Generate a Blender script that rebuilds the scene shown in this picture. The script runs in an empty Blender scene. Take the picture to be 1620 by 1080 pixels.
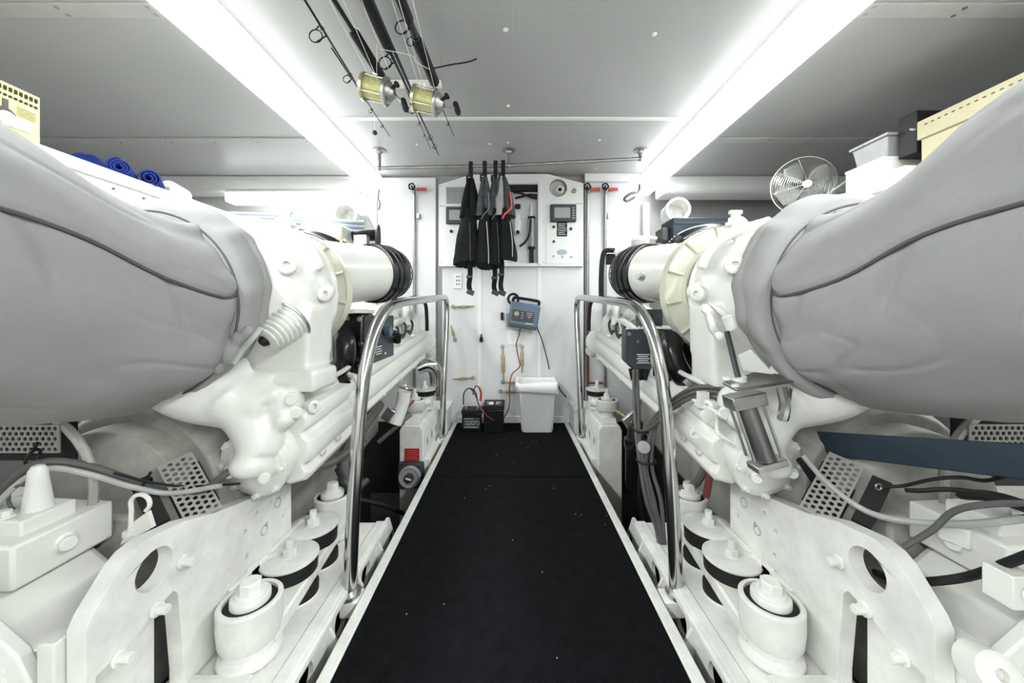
import bpy, bmesh, math, random
from mathutils import Vector, Matrix, noise
random.seed(7)
PI = math.pi
H = 0.88            # camera height above the walkway
F = 560.0           # focal length in pixels of the 1620 px wide frame

# ------------------------------------------------------------------ camera, world, light
sc = bpy.context.scene
C = sc.collection
cam_d = bpy.data.cameras.new('camera'); cam = bpy.data.objects.new('camera', cam_d); C.objects.link(cam)
cam.location = (0, 0, H); cam.rotation_euler = (PI/2, 0, 0)
cam_d.sensor_width = 36; cam_d.lens = F/1620*36
cam_d.shift_x = 2/1620; cam_d.shift_y = -43/1620
cam_d.clip_start = 0.02
sc.camera = cam
w = bpy.data.worlds.new('world'); sc.world = w; w.use_nodes = True
w.node_tree.nodes['Background'].inputs[0].default_value = (0.9, 0.95, 1, 1)
w.node_tree.nodes['Background'].inputs[1].default_value = 0.3
sc.view_settings.view_transform = 'Standard'; sc.view_settings.look = 'None'
sc.view_settings.gamma = 1; sc.view_settings.use_curve_mapping = False
sc.view_settings.exposure = 0.45

def area(name, loc, sx, sy, power, rot=(0, 0, 0)):
    d = bpy.data.lights.new(name, 'AREA'); d.shape = 'RECTANGLE'; d.size = sx; d.size_y = sy; d.energy = power
    d.color = (0.97, 1.0, 0.99)
    o = bpy.data.objects.new(name, d); C.objects.link(o); o.location = loc; o.rotation_euler = rot
    return o
LP = 14.0
for s in (-1, 1):          # tubes of both ceiling beams; unseen ones behind camera run stronger as fill
    for k, yc in enumerate((2.2, 0.95, -0.35, -1.25)):
        area('tube_light', (s*1.10, yc, 1.85), 0.08, 1.1, LP*(.62, .62, 1.75, 2.0)[k], (0, 0, 0))
area('tube_light', (-1.75, 2.66, 1.69), 1.2, 0.06, 3.5, (0, 0, 0))

# ------------------------------------------------------------------ materials
def mat(name, col, rough=0.5, metal=0.0, var=0.0, vscale=6.0, bump=0.0, bscale=200.0, emit=None, alpha=None, trans=0, coat=0, spec=.5):
    m = bpy.data.materials.new(name); m.use_nodes = True
    nt = m.node_tree; N = nt.nodes; L = nt.links
    b = N['Principled BSDF']
    b.inputs['Base Color'].default_value = (*col, 1); b.inputs['Roughness'].default_value = rough
    b.inputs['Metallic'].default_value = metal
    b.inputs['Specular IOR Level'].default_value = spec
    if coat: b.inputs['Coat Weight'].default_value = coat
    if trans: b.inputs['Transmission Weight'].default_value = trans
    tc = N.new('ShaderNodeTexCoord')
    if var:
        n = N.new('ShaderNodeTexNoise'); n.inputs['Scale'].default_value = vscale; n.inputs['Detail'].default_value = 5
        n.inputs['Roughness'].default_value = 0.65
        L.new(tc.outputs['Object'], n.inputs['Vector'])
        r = N.new('ShaderNodeValToRGB')
        r.color_ramp.elements[0].position = 0.35; r.color_ramp.elements[1].position = 0.65
        r.color_ramp.elements[0].color = (*[c*(1-var) for c in col], 1)
        r.color_ramp.elements[1].color = (*[min(1, c*(1+var*0.4)) for c in col], 1)
        L.new(n.outputs['Fac'], r.inputs['Fac']); L.new(r.outputs['Color'], b.inputs['Base Color'])
    if bump:
        n2 = N.new('ShaderNodeTexNoise'); n2.inputs['Scale'].default_value = bscale; n2.inputs['Detail'].default_value = 3
        L.new(tc.outputs['Object'], n2.inputs['Vector'])
        bp = N.new('ShaderNodeBump'); bp.inputs['Strength'].default_value = bump; bp.inputs['Distance'].default_value = 0.002
        L.new(n2.outputs['Fac'], bp.inputs['Height']); L.new(bp.outputs['Normal'], b.inputs['Normal'])
    if emit:
        b.inputs['Emission Color'].default_value = (*emit[0], 1); b.inputs['Emission Strength'].default_value = emit[1]
    return m

def perforated(name, col, dark, rough, sp=0.006, thr=0.30, axes=(0, 1)):
    """sheet with a fine grid of pin holes"""
    m = mat(name, col, rough); nt = m.node_tree; N = nt.nodes; L = nt.links; b = N['Principled BSDF']
    g = N.new('ShaderNodeNewGeometry'); sx = N.new('ShaderNodeSeparateXYZ'); L.new(g.outputs['Position'], sx.inputs[0])
    outs = []
    for a in axes:
        mu = N.new('ShaderNodeMath'); mu.operation = 'MULTIPLY'; mu.inputs[1].default_value = 2*PI/sp
        L.new(sx.outputs[a], mu.inputs[0])
        si = N.new('ShaderNodeMath'); si.operation = 'SINE'; L.new(mu.outputs[0], si.inputs[0]); outs.append(si)
    ad = N.new('ShaderNodeMath'); ad.operation = 'ADD'; L.new(outs[0].outputs[0], ad.inputs[0]); L.new(outs[1].outputs[0], ad.inputs[1])
    mr = N.new('ShaderNodeMapRange'); mr.inputs['From Min'].default_value = 0.9; mr.inputs['From Max'].default_value = 1.6
    L.new(ad.outputs[0], mr.inputs['Value'])
    no = N.new('ShaderNodeTexNoise'); no.inputs['Scale'].default_value = 1.4; no.inputs['Detail'].default_value = 4
    L.new(g.outputs['Position'], no.inputs['Vector'])
    r = N.new('ShaderNodeValToRGB'); r.color_ramp.elements[0].position = .3; r.color_ramp.elements[1].position = .7
    r.color_ramp.elements[0].color = (*[c*.9 for c in col], 1); r.color_ramp.elements[1].color = (*col, 1)
    L.new(no.outputs['Fac'], r.inputs['Fac'])
    mx = N.new('ShaderNodeMix'); mx.data_type = 'RGBA'
    L.new(mr.outputs['Result'], mx.inputs['Factor']); L.new(r.outputs['Color'], mx.inputs['A']); mx.inputs['B'].default_value = (*dark, 1)
    L.new(mx.outputs['Result'], b.inputs['Base Color'])
    return m

M = {
 'white': mat('white_engine_paint', (.78, .785, .745), .30, var=.06, vscale=7, bump=.15, bscale=60, coat=.25),
 'white_cast': mat('white_cast_paint', (.77, .775, .735), .36, var=.09, vscale=14, bump=.5, bscale=90, coat=.2),
 'white_bed': mat('white_bed_paint', (.79, .795, .76), .42, var=.16, vscale=9, bump=.2, bscale=50),
 'hull_grey': mat('grey_hull_lining', (.34, .34, .335), .6, var=.1, vscale=4),
 'white_wall': mat('white_wall_paint', (.80, .80, .79), .4, var=.05, vscale=3),
 'strip': mat('pale_grey_strip', (.50, .50, .495), .45, var=.08),
 'white_clean': mat('white_plastic', (.83, .83, .82), .35),
 'white_pipe': mat('white_pvc', (.80, .80, .77), .3),
 'cream': mat('cream_plastic', (.64, .645, .53), .38, var=.08, vscale=8, coat=.2),
 'fabric': mat('grey_insulation_fabric', (.33, .33, .327), .85, spec=.2, var=.08, vscale=5, bump=.35, bscale=420),
 'seam': mat('dark_seam_thread', (.10, .10, .10), .8),
 'black': mat('black_rubber', (.010, .010, .011), .55, spec=.3),
 'black_gloss': mat('black_gloss', (.008, .009, .010), .25),
 'darkgrey': mat('dark_grey_plastic', (.04, .043, .05), .45, var=.15, vscale=20),
 'grey_box': mat('slate_grey_box', (.055, .065, .08), .45, var=.15, vscale=20),
 'cable': mat('grey_cable', (.10, .10, .098), .6, var=.2, vscale=20),
 'cable_light': mat('light_grey_hose', (.42, .43, .42), .5, var=.15, vscale=20),
 'steel': mat('polished_steel', (.55, .55, .54), .18, 1.0, var=.12, vscale=5),
 'steel_dull': mat('brushed_steel', (.55, .55, .53), .35, 1.0, var=.15, vscale=15),
 'galv': mat('galvanised_pipe', (.36, .36, .35), .35, 0.9, var=.2, vscale=12),
 'carpet': mat('black_carpet', (.0055, .006, .0075), 1.0, spec=.12, var=.4, vscale=25, bump=1.0, bscale=500),
 'bilge': mat('dark_bilge', (.02, .02, .02), .7, var=.4, vscale=5),
 'gold': mat('pale_gold_metal', (.66, .63, .48), .22, .9),
 'line': mat('yellow_fishing_line', (.62, .60, .27), .4, .1, var=.2, vscale=60),
 'brass': mat('tarnished_brass', (.42, .35, .20), .5, .3, var=.25, vscale=40),
 'red': mat('red_plastic', (.42, .03, .03), .45),
 'redpink': mat('pink_red_trim', (.60, .10, .10), .6),
 'rust': mat('reddish_copper_pipe', (.22, .07, .04), .5, .2, var=.2, vscale=20),
 'blue': mat('blue_charger', (.10, .15, .21), .4),
 'blue_dark': mat('dark_blue_strip', (.020, .036, .055), .5, var=.2, vscale=20),
 'blue_cloth': mat('blue_cloth', (.022, .04, .20), .95, spec=.1, var=.2, vscale=30, bump=1, bscale=150),
 'blue_hose': mat('pale_blue_hose', (.40, .45, .52), .4),
 'yellow': mat('yellow_cardboard', (.68, .66, .27), .6),
 'tan': mat('tan_cardboard', (.40, .37, .24), .7, var=.08, vscale=6),
 'grey_plastic': mat('frosted_grey_plastic', (.36, .36, .36), .4, var=.1, vscale=8),
 'neo': mat('black_neoprene', (.009, .010, .011), .85, spec=.2, var=.25, vscale=30, bump=.5, bscale=200),
 'neo_grey': mat('charcoal_neoprene', (.075, .08, .09), .85, spec=.2, var=.4, vscale=40, bump=.5, bscale=200),
 'screen': mat('grey_lcd_screen', (.36, .37, .35), .25),
 'panel_perf': perforated('perforated_white_panel', (.80, .81, .82), (.50, .52, .54), .45, sp=.012, axes=(0, 2)),
 'ceil': perforated('perforated_ceiling_sheet', (.50, .50, .495), (.20, .205, .21), .35, sp=.009, axes=(0, 1)),
 'bag': mat('white_bin_bag', (.85, .85, .86), .35, bump=1.0, bscale=40),
 'bin': mat('translucent_white_bin', (.76, .77, .75), .4),
 'mesh_dark': mat('dark_interior', (.01, .01, .01), .8),  # near-black, stands in for shade inside openings and behind meshes
 'diff': mat('lit_diffuser', (.9, .9, .9), .4, emit=((.96, 1, .985), 3.2)),
 'guard': mat('grey_perforated_guard', (.34, .34, .31), .45, .2),
 'aged_shaded_white': mat('aged_shaded_white_paint', (.40, .395, .36), .5, var=.3, vscale=9, bump=.4, bscale=60),  # aged paint, also a darker white standing in for shade on deep parts
}

# ------------------------------------------------------------------ mesh builder
def at(px, py, Z):       # world point seen at (px,py) of the photograph at depth Z
    return Vector(((px-808)/F*Z, Z, H-(py-497)/F*Z))
def lt(px, py, Z):       # same for left-hand pixels, with x measured outboard (positive)
    return Vector(((808-px)/F*Z, Z, H-(py-497)/F*Z))

def catmull(pts, sub=5):
    pts = [Vector(p) for p in pts]
    if len(pts) < 3: return pts
    out = []
    P = [pts[0]*2-pts[1]] + pts + [pts[-1]*2-pts[-2]]
    for i in range(1, len(P)-2):
        a, b, c, d = P[i-1:i+3]
        for k in range(sub):
            t = k/sub
            out.append(0.5*((2*b)+(c-a)*t+(2*a-5*b+4*c-d)*t*t+(3*b-a-3*c+d)*t**3))
    out.append(pts[-1]); return out

JOINED = {'print', 'label_print', 'keys', 'slots', 'punched_holes', 'perforation', 'screws', 'panel_screws', 'printed_lines', 'engraved_text', 'screw_heads', 'label_symbols', 'cover_bolts', 'box_screws', 'front_cage', 'rear_cage'}
class MB:
    def __init__(s): s.v = []; s.f = []
    def add(s, v, f):
        o = len(s.v); s.v += [Vector(p) for p in v]; s.f += [tuple(i+o for i in q) for q in f]; return s
    def box(s, x0, x1, y0, y1, z0, z1):
        v = [(x, y, z) for x in (x0, x1) for y in (y0, y1) for z in (z0, z1)]
        return s.add(v, [(0, 1, 3, 2), (4, 6, 7, 5), (0, 4, 5, 1), (2, 3, 7, 6), (0, 2, 6, 4), (1, 5, 7, 3)])
    def obox(s, c, size, R=None):
        c = Vector(c); R = R or Matrix.Identity(3)
        v = [c + R @ Vector((x*size[0]/2, y*size[1]/2, z*size[2]/2)) for x in (-1, 1) for y in (-1, 1) for z in (-1, 1)]
        return s.add(v, [(0, 1, 3, 2), (4, 6, 7, 5), (0, 4, 5, 1), (2, 3, 7, 6), (0, 2, 6, 4), (1, 5, 7, 3)])
    def frame(s, ax):
        ax = Vector(ax).normalized()
        u = ax.cross(Vector((0, 0, 1)))
        if u.length < .05: u = Vector((1, 0, 0))
        u.normalize(); return ax, u, ax.cross(u).normalized()
    def lathe(s, p0, ax, prof, n=24, sq=1.0, phase=0):
        """prof: list of (t, r) along ax from p0; closed with caps when r>0 at the ends"""
        p0 = Vector(p0); ax, u, v = s.frame(ax); vs = []; fs = []
        for t, r in prof:
            for k in range(n):
                a = 2*PI*k/n+phase
                vs.append(p0+ax*t+u*(r*math.cos(a))+v*(r*sq*math.sin(a)))
        m = len(prof)
        for i in range(m-1):
            for k in range(n):
                k2 = (k+1) % n
                fs.append((i*n+k, i*n+k2, (i+1)*n+k2, (i+1)*n+k))
        if prof[0] != prof[-1]:
            fs.append(tuple(range(n))[::-1]); fs.append(tuple(range((m-1)*n, m*n)))
        return s.add(vs, fs)
    def cyl(s, p0, p1, r0, r1=None, n=16):
        p0 = Vector(p0); p1 = Vector(p1); r1 = r0 if r1 is None else r1
        return s.lathe(p0, p1-p0, [(0, r0), ((p1-p0).length, r1)], n)
    def tube(s, pts, r, n=8, sub=5, flat=1.0):
        P = catmull(pts, sub) if sub > 1 else [Vector(p) for p in pts]
        rs = r if callable(r) else (lambda t: r)
        T = [(P[min(i+1, len(P)-1)]-P[max(i-1, 0)]).normalized() for i in range(len(P))]
        u = T[0].cross(Vector((0, 0, 1)))
        if u.length < .1: u = T[0].cross(Vector((1, 0, 0)))
        u.normalize(); vs = []; fs = []
        for i, p in enumerate(P):
            u = (u-T[i]*u.dot(T[i])).normalized(); v = T[i].cross(u)
            rr = rs(i/(len(P)-1))
            for k in range(n):
                a = 2*PI*k/n
                vs.append(p+u*(rr*math.cos(a))+v*(rr*flat*math.sin(a)))
        for i in range(len(P)-1):
            for k in range(n):
                k2 = (k+1) % n
                fs.append((i*n+k, i*n+k2, (i+1)*n+k2, (i+1)*n+k))
        fs.append(tuple(range(n))[::-1]); fs.append(tuple(range((len(P)-1)*n, len(P)*n)))
        return s.add(vs, fs)
    def ell(s, c, r, nu=16, nv=10):
        c = Vector(c); r = (r, r, r) if not hasattr(r, '__len__') else r
        vs = [c+Vector((0, 0, r[2]))]; fs = []
        for i in range(1, nv):
            th = PI*i/nv
            for k in range(nu):
                a = 2*PI*k/nu
                vs.append(c+Vector((r[0]*math.sin(th)*math.cos(a), r[1]*math.sin(th)*math.sin(a), r[2]*math.cos(th))))
        vs.append(c-Vector((0, 0, r[2])))
        for k in range(nu): fs.append((0, 1+k, 1+(k+1) % nu))
        for i in range(nv-2):
            for k in range(nu):
                a = 1+i*nu; fs.append((a+k, a+nu+k, a+nu+(k+1) % nu, a+(k+1) % nu))
        e = len(vs)-1; a = 1+(nv-2)*nu
        for k in range(nu): fs.append((e, a+(k+1) % nu, a+k))
        return s.add(vs, fs)
    def torus(s, c, ax, R, r, n=28, m=8, arc=(0, 2*PI)):
        c = Vector(c); ax, u, v = s.frame(ax); vs = []; fs = []
        full = abs(arc[1]-arc[0]-2*PI) < 1e-4
        for i in range(n if full else n+1):
            a = arc[0]+(arc[1]-arc[0])*i/n
            d = u*math.cos(a)+v*math.sin(a)
            for k in range(m):
                b = 2*PI*k/m
                vs.append(c+d*(R+r*math.cos(b))+ax*(r*math.sin(b)))
        for i in range(n):
            j = (i+1) % n if full else i+1
            for k in range(m): fs.append((i*m+k, j*m+k, j*m+(k+1) % m, i*m+(k+1) % m))
        if not full:
            fs.append(tuple(range(m))); fs.append(tuple(range(n*m, n*m+m))[::-1])
        return s.add(vs, fs)
    def prism(s, poly, vec):
        n = len(poly); vec = Vector(vec); a = [Vector(p) for p in poly]
        return s.add(a+[p+vec for p in a], [tuple(range(n))[::-1], tuple(range(n, 2*n))]+[(i, (i+1) % n, n+(i+1) % n, n+i) for i in range(n)])
    def plate(s, outline, holes, th, O, U, V):
        """flat plate with real holes: 2D outline (u,v), holes as 2D loops, thickness th along UxV"""
        cu = bpy.data.curves.new('t', 'CURVE'); cu.dimensions = '2D'; cu.fill_mode = 'BOTH'; cu.extrude = th/2
        for loop in [outline]+list(holes):
            sp = cu.splines.new('POLY'); sp.points.add(len(loop)-1); sp.use_cyclic_u = True
            for i, q in enumerate(loop): sp.points[i].co = (q[0], q[1], 0, 1)
        ob = bpy.data.objects.new('t', cu); C.objects.link(ob)
        dg = bpy.context.evaluated_depsgraph_get(); me = ob.evaluated_get(dg).to_mesh()
        O = Vector(O); U = Vector(U); V = Vector(V); W = U.cross(V).normalized()
        vs = [O+U*p.co.x+V*p.co.y+W*p.co.z for p in me.vertices]; fs = [tuple(f.vertices) for f in me.polygons]
        s.add(vs, fs)
        bpy.data.objects.remove(ob); bpy.data.curves.remove(cu); return s
    def loft(s, rings, close=True, caps=True):
        n = len(rings[0]); vs = [p for r in rings for p in r]; fs = []
        for i in range(len(rings)-1):
            for k in range(n if close else n-1):
                k2 = (k+1) % n; fs.append((i*n+k, i*n+k2, (i+1)*n+k2, (i+1)*n+k))
        if caps and close: fs.append(tuple(range(n))[::-1]); fs.append(tuple(range((len(rings)-1)*n, len(rings)*n)))
        return s.add(vs, fs)
    def bolt(s, p, ax, r=.012, h=.012, washer=True):
        p = Vector(p); a = Vector(ax).normalized()
        if washer: s.cyl(p, p+a*h*.3, r*1.5, n=14)
        s.cyl(p+a*h*.25, p+a*h*1.2, r, n=6); return s
    def groups(s):
        n = len(s.v); par = list(range(n))
        def fd(i):
            while par[i] != i: par[i] = par[par[i]]; i = par[i]
            return i
        for f in s.f:
            a = fd(f[0])
            for j in f[1:]: par[fd(j)] = a
        isl = {}
        for i in range(n): isl.setdefault(fd(i), []).append(i)
        if len(isl) < 2 or len(isl) > 200: return None
        bb = []
        for r, ids in isl.items():
            bb.append([ids, [min(s.v[i][k] for i in ids)-.004 for k in range(3)], [max(s.v[i][k] for i in ids)+.004 for k in range(3)]])
        ch = True
        while ch:
            ch = False
            for a in range(len(bb)):
                for b in range(len(bb)-1, a, -1):
                    if all(bb[a][1][k] <= bb[b][2][k] and bb[b][1][k] <= bb[a][2][k] for k in range(3)):
                        bb[a][0] = bb[a][0]+bb[b][0]
                        bb[a][1] = [min(p, q) for p, q in zip(bb[a][1], bb[b][1])]; bb[a][2] = [max(p, q) for p, q in zip(bb[a][2], bb[b][2])]
                        bb.pop(b); ch = True
        if len(bb) < 2: return None
        out = []
        for ids, _, _ in bb:
            mp = {i: k for k, i in enumerate(sorted(ids))}; q = MB(); q.v = [s.v[i] for i in sorted(ids)]
            q.f = [tuple(mp[i] for i in f) for f in s.f if f[0] in mp]; out.append(q)
        return out
    def build(s, name, m, parent=None, side=1, bevel=0, remesh=0, smooth=38, seg=2, sub=0, kind=None, weld=True):
        if parent is not None and not remesh and kind != 'stuff':
            if name in JOINED: kind = 'stuff'
            else:
                gs = s.groups()
                if gs and len(gs) <= 24:
                    return [q.build(name, m, parent, side, bevel, remesh, smooth, seg, sub, kind, weld) for q in gs][0]
                if gs: kind = 'stuff'
        vs = [Vector((p.x*side, p.y, p.z)) for p in s.v]
        if parent is not None: o0 = Vector(parent['_o'])
        else:
            xs = [p.x for p in vs]; ys = [p.y for p in vs]; zs = [p.z for p in vs]
            o0 = Vector(((min(xs)+max(xs))/2, (min(ys)+max(ys))/2, min(zs)))
        me = bpy.data.meshes.new(name); me.from_pydata([p-o0 for p in vs], [], s.f)
        b = bmesh.new(); b.from_mesh(me)
        if weld: bmesh.ops.remove_doubles(b, verts=b.verts, dist=1e-5)
        bmesh.ops.recalc_face_normals(b, faces=b.faces)
        for f in b.faces: f.smooth = True
        b.to_mesh(me); b.free()
        if smooth: me.set_sharp_from_angle(angle=math.radians(smooth))
        me.materials.append(M[m] if isinstance(m, str) else m)
        o = bpy.data.objects.new(name, me); C.objects.link(o); o['_o'] = tuple(o0)
        if parent is not None: o.parent = parent
        else: o.location = o0
        if remesh:
            r = o.modifiers.new('r', 'REMESH'); r.mode = 'VOXEL'; r.voxel_size = remesh; r.use_smooth_shade = True
            k = o.modifiers.new('s', 'SMOOTH'); k.iterations = 5; k.factor = .6
        if bevel:
            k = o.modifiers.new('b', 'BEVEL'); k.width = bevel; k.segments = seg; k.limit_method = 'ANGLE'; k.angle_limit = math.radians(40)
            k.harden_normals = False
        if sub:
            k = o.modifiers.new('u', 'SUBSURF'); k.levels = sub; k.render_levels = sub
        if kind: o['kind'] = kind
        return o

def thing(name, label, cat, loc, group=None):
    o = bpy.data.objects.new(name, None); C.objects.link(o); o.location = loc; o['_o'] = tuple(loc)
    o.empty_display_size = .05; o['label'] = label; o['category'] = cat
    if group: o['group'] = group
    return o
def tag(o, label, cat, group=None):
    o['label'] = label; o['category'] = cat
    if group: o['group'] = group
    return o
def struct(o): o['kind'] = 'structure'; return o
def circ(cx, cy, r, n=16, sy=1): return [(cx+r*math.cos(2*PI*k/n), cy+r*sy*math.sin(2*PI*k/n)) for k in range(n)]
def side_word(s): return 'left' if s < 0 else 'right'

# ------------------------------------------------------------------ room shell
ZC = 2.02      # centre ceiling
ZO = 1.90      # outboard ceilings
YB = 2.93
struct(MB().box(-3.1, 3.1, YB, YB+.05, -.6, 2.1).build('wall_back', 'hull_grey'))
struct(MB().box(-3.1, 3.1, -1.75, -1.7, -.6, 2.1).build('wall_front', 'white_wall'))
for s, nm in ((-1, 'wall_left'), (1, 'wall_right')):
    struct(MB().box(3.0, 3.05, -1.75, 2.98, -.6, 2.1).build(nm, 'hull_grey', side=s))
struct(MB().box(-3.1, 3.1, -1.75, 2.98, -.62, -.58).build('floor', 'bilge'))
ceil = struct(MB().box(-1.06, 1.06, -1.75, 2.98, ZC, ZC+.04).build('ceiling', 'ceil'))
for s in (-1, 1):
    c2 = struct(MB().box(1.14, 3.1, -1.75, 2.98, ZO, ZO+.04).build('ceiling', 'ceil', side=s))
    # joint strips of the outboard ceiling
    for y in (1.185, 2.07, .3):
        MB().box(1.145, 3.0, y-.028, y+.028, ZO-.006, ZO+.001).build('joint_strip', 'strip', c2, side=s, bevel=.002)
    m = MB()
    for y in (1.17, 1.2, 2.05, 2.09):
        for x in (1.20, 1.5, 1.75, 2.0, 2.3):
            m.cyl((x, y, ZO-.01), (x, y, ZO-.004), .006, n=8)
    m.build('screw_heads', 'steel_dull', c2, side=s)['kind'] = 'stuff'
    # longitudinal beam that carries the tubes
    bm = struct(MB().box(1.06, 1.145, -1.75, YB, 1.89, 2.06).build('trim_1' if s < 0 else 'trim_2', 'white_wall', side=s, bevel=.004))
MB().box(-1.045, 1.045, 2.045, 2.075, ZC-.006, ZC+.001).build('joint_strip', 'white_clean', ceil, bevel=.002)
MB().box(-1.045, 1.045, .31, .34, ZC-.006, ZC+.001).build('joint_strip', 'white_clean', ceil, bevel=.002)
for px, py in ((800, 48), (1035, 55), (804, 168), (775, 228), (948, 222), (660, 229), (942, 267), (804, 226), (566, 48)):
    Z = F*(ZC-H-.003)/(497-py); p = at(px, py, Z)
    MB().ell((p.x, p.y, ZC-.001), (.011, .011, .005), 12, 6).build('screw_cap', 'white_clean', ceil)
# light fittings: lit diffusers wrapped round the lower inboard edge of each beam
for s in (-1, 1):
    for k, yc in enumerate((2.28, .988, -.304, -1.16)):  # last two are unseen, continued behind the camera as fill
        hl = .6455 if k < 3 else .2
        t = thing('fluorescent_light', {0: 'long lit fluorescent fitting under the %s ceiling beam, far section by the back wall',
             1: 'long lit fluorescent fitting under the %s ceiling beam, section nearer the camera', 2: 'unseen fluorescent fitting on the %s beam overhead behind the camera, continued as fill',
             3: 'short unseen fluorescent fitting continued as fill at the rear end of the %s beam'}[k] % side_word(s), 'light', (s*1.10, yc, 1.866))
        MB().box(1.052, 1.14, yc-hl, yc+hl, 1.882, 1.90).build('housing', 'white_clean', t, side=s)
        MB().prism([(1.046, yc-hl, 1.995), (1.040, yc-hl, 1.93), (1.044, yc-hl, 1.878), (1.058, yc-hl, 1.862), (1.128, yc-hl, 1.858), (1.147, yc-hl, 1.866), (1.148, yc-hl, 1.884),
                    (1.058, yc-hl, 1.884), (1.058, yc-hl, 1.995)], (0, 2*hl-.006, 0)).build('diffuser', 'diff', t, side=s, bevel=.006)
# far transverse boxes under the outboard ceilings
struct(MB().prism([(-3.0, 2.62, 1.84), (-3.0, 2.60, 1.87), (-3.0, 2.60, 1.9), (-3.0, 2.78, 1.9), (-3.0, 2.78, 1.8), (-3.0, 2.64, 1.8)], (1.89, 0, 0)).build('trim_3', 'white_wall', bevel=.01))
struct(MB().prism([(1.14, 2.62, 1.80), (1.14, 2.60, 1.84), (1.14, 2.60, 1.9), (1.14, 2.80, 1.9), (1.14, 2.80, 1.78), (1.14, 2.65, 1.78)], (1.86, 0, 0)).build('trim_4', 'white_wall', bevel=.012))
t = thing('fluorescent_light', 'lit crosswise fluorescent fitting high in the far left corner', 'light', (-1.62, 2.7, 1.75))
MB().box(-2.12, -1.14, 2.63, 2.72, 1.785, 1.80).build('housing', 'white_clean', t)
MB().box(-2.12, -1.14, 2.62, 2.725, 1.715, 1.785).build('diffuser', 'diff', t, bevel=.01)
struct(MB().box(-3.0, 3.0, 2.895, 2.93, -.6, .0).build('back_shade_panel', 'bilge'))  # added dark panel standing in for shade low on the back wall
# back wall: raised wall boards either side of the cabinet, corner trims
struct(MB().box(-3.0, -1.115, 2.90, 2.93, .0, 1.9).build('wall_back_board', 'white_wall', bevel=.003))
struct(MB().box(-1.09, -.615, 2.90, 2.93, .0, 2.0).build('wall_back_board', 'panel_perf', bevel=.003))
struct(MB().box(.61, 1.05, 2.90, 2.93, .0, 2.0).build('wall_back_board', 'panel_perf', bevel=.003))
struct(MB().box(1.08, 1.13, 2.88, 2.93, -.1, 1.79).build('trim_5', 'white_wall', bevel=.004))
struct(MB().box(-1.115, -1.095, 2.89, 2.93, -.1, 1.88).build('trim_6', 'white_wall', bevel=.002))
struct(MB().box(.60, 1.05, 2.86, 2.905, 1.955, 2.02).build('trim_7', 'white_wall', bevel=.004))

# ------------------------------------------------------------------ walkway
wk = struct(MB().box(-.46, .46, -1.6, 2.90, -.05, -.004).build('floor_walkway', 'white_bed'))
for s in (-1, 1):
    MB().box(.430, .463, -1.6, 2.86, -.045, .010).build('edge_angle', 'white_bed', wk, side=s, bevel=.004)
    MB().box(.40, .46, -1.6, 2.90, -.58, -.05).build('support_web', 'bilge', wk, side=s)
mt = tag(MB().box(-.434, .434, 1.912, 2.86, -.004, .004).build('carpet_mat', 'carpet', bevel=.003), 'black carpet mat at the far end of the walkway, under the bin', 'mat')
mt = tag(MB().box(-.434, .434, -1.6, 1.905, -.004, .004).build('carpet_mat', 'carpet', bevel=.003), 'long black carpet mat filling the near part of the walkway', 'mat')
random.seed(3)
m = MB()
for k in range(26):
    x = random.uniform(-.42, .42); y = random.uniform(.6, 2.6)
    m.box(x, x+.002, y, y+.002, .004, .0055)
tag(m.build('carpet_lint', 'white_clean'), 'tiny white lint specks scattered on the black carpet', 'lint')['kind'] = 'stuff'

# handrails
def handrail(s, x):
    t = thing('handrail', 'polished steel tube handrail along the %s edge of the walkway' % side_word(s), 'handrail', (s*x, 1.12, 0))
    far = 2.70
    pts = [(x+.02, 1.11, .0), (x+.018, 1.13, .25), (x+.01, 1.155, .52), (x+.003, 1.19, .70), (x, 1.27, .83), (x, 1.40, .905), (x, 1.6, .935), (x, 2.1, .97), (x, far-.16, 1.0),
           (x, far-.06, .99), (x, far-.02, .93), (x, far-.03, .80), (x+.005, far-.10, .4), (x+.01, far-.16, 0.0)]
    MB().tube(pts, .021, n=16, sub=6).build('rail', 'steel', t, side=s)
    m = MB()
    for y in (1.11, far-.16): m.cyl((x+.02, y, .0), (x+.02, y, .012), .034, n=20)
    m.build('foot_flange', 'steel_dull', t, side=s)
    m = MB()
    for y in (1.11, far-.16):
        m.box(x-.03, x+.04, y-.03, y+.03, -.05, 0)
    m.build('foot_bracket', 'white_bed', t, side=s, bevel=.004)
handrail(-1, .485); handrail(1, .50)

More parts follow.
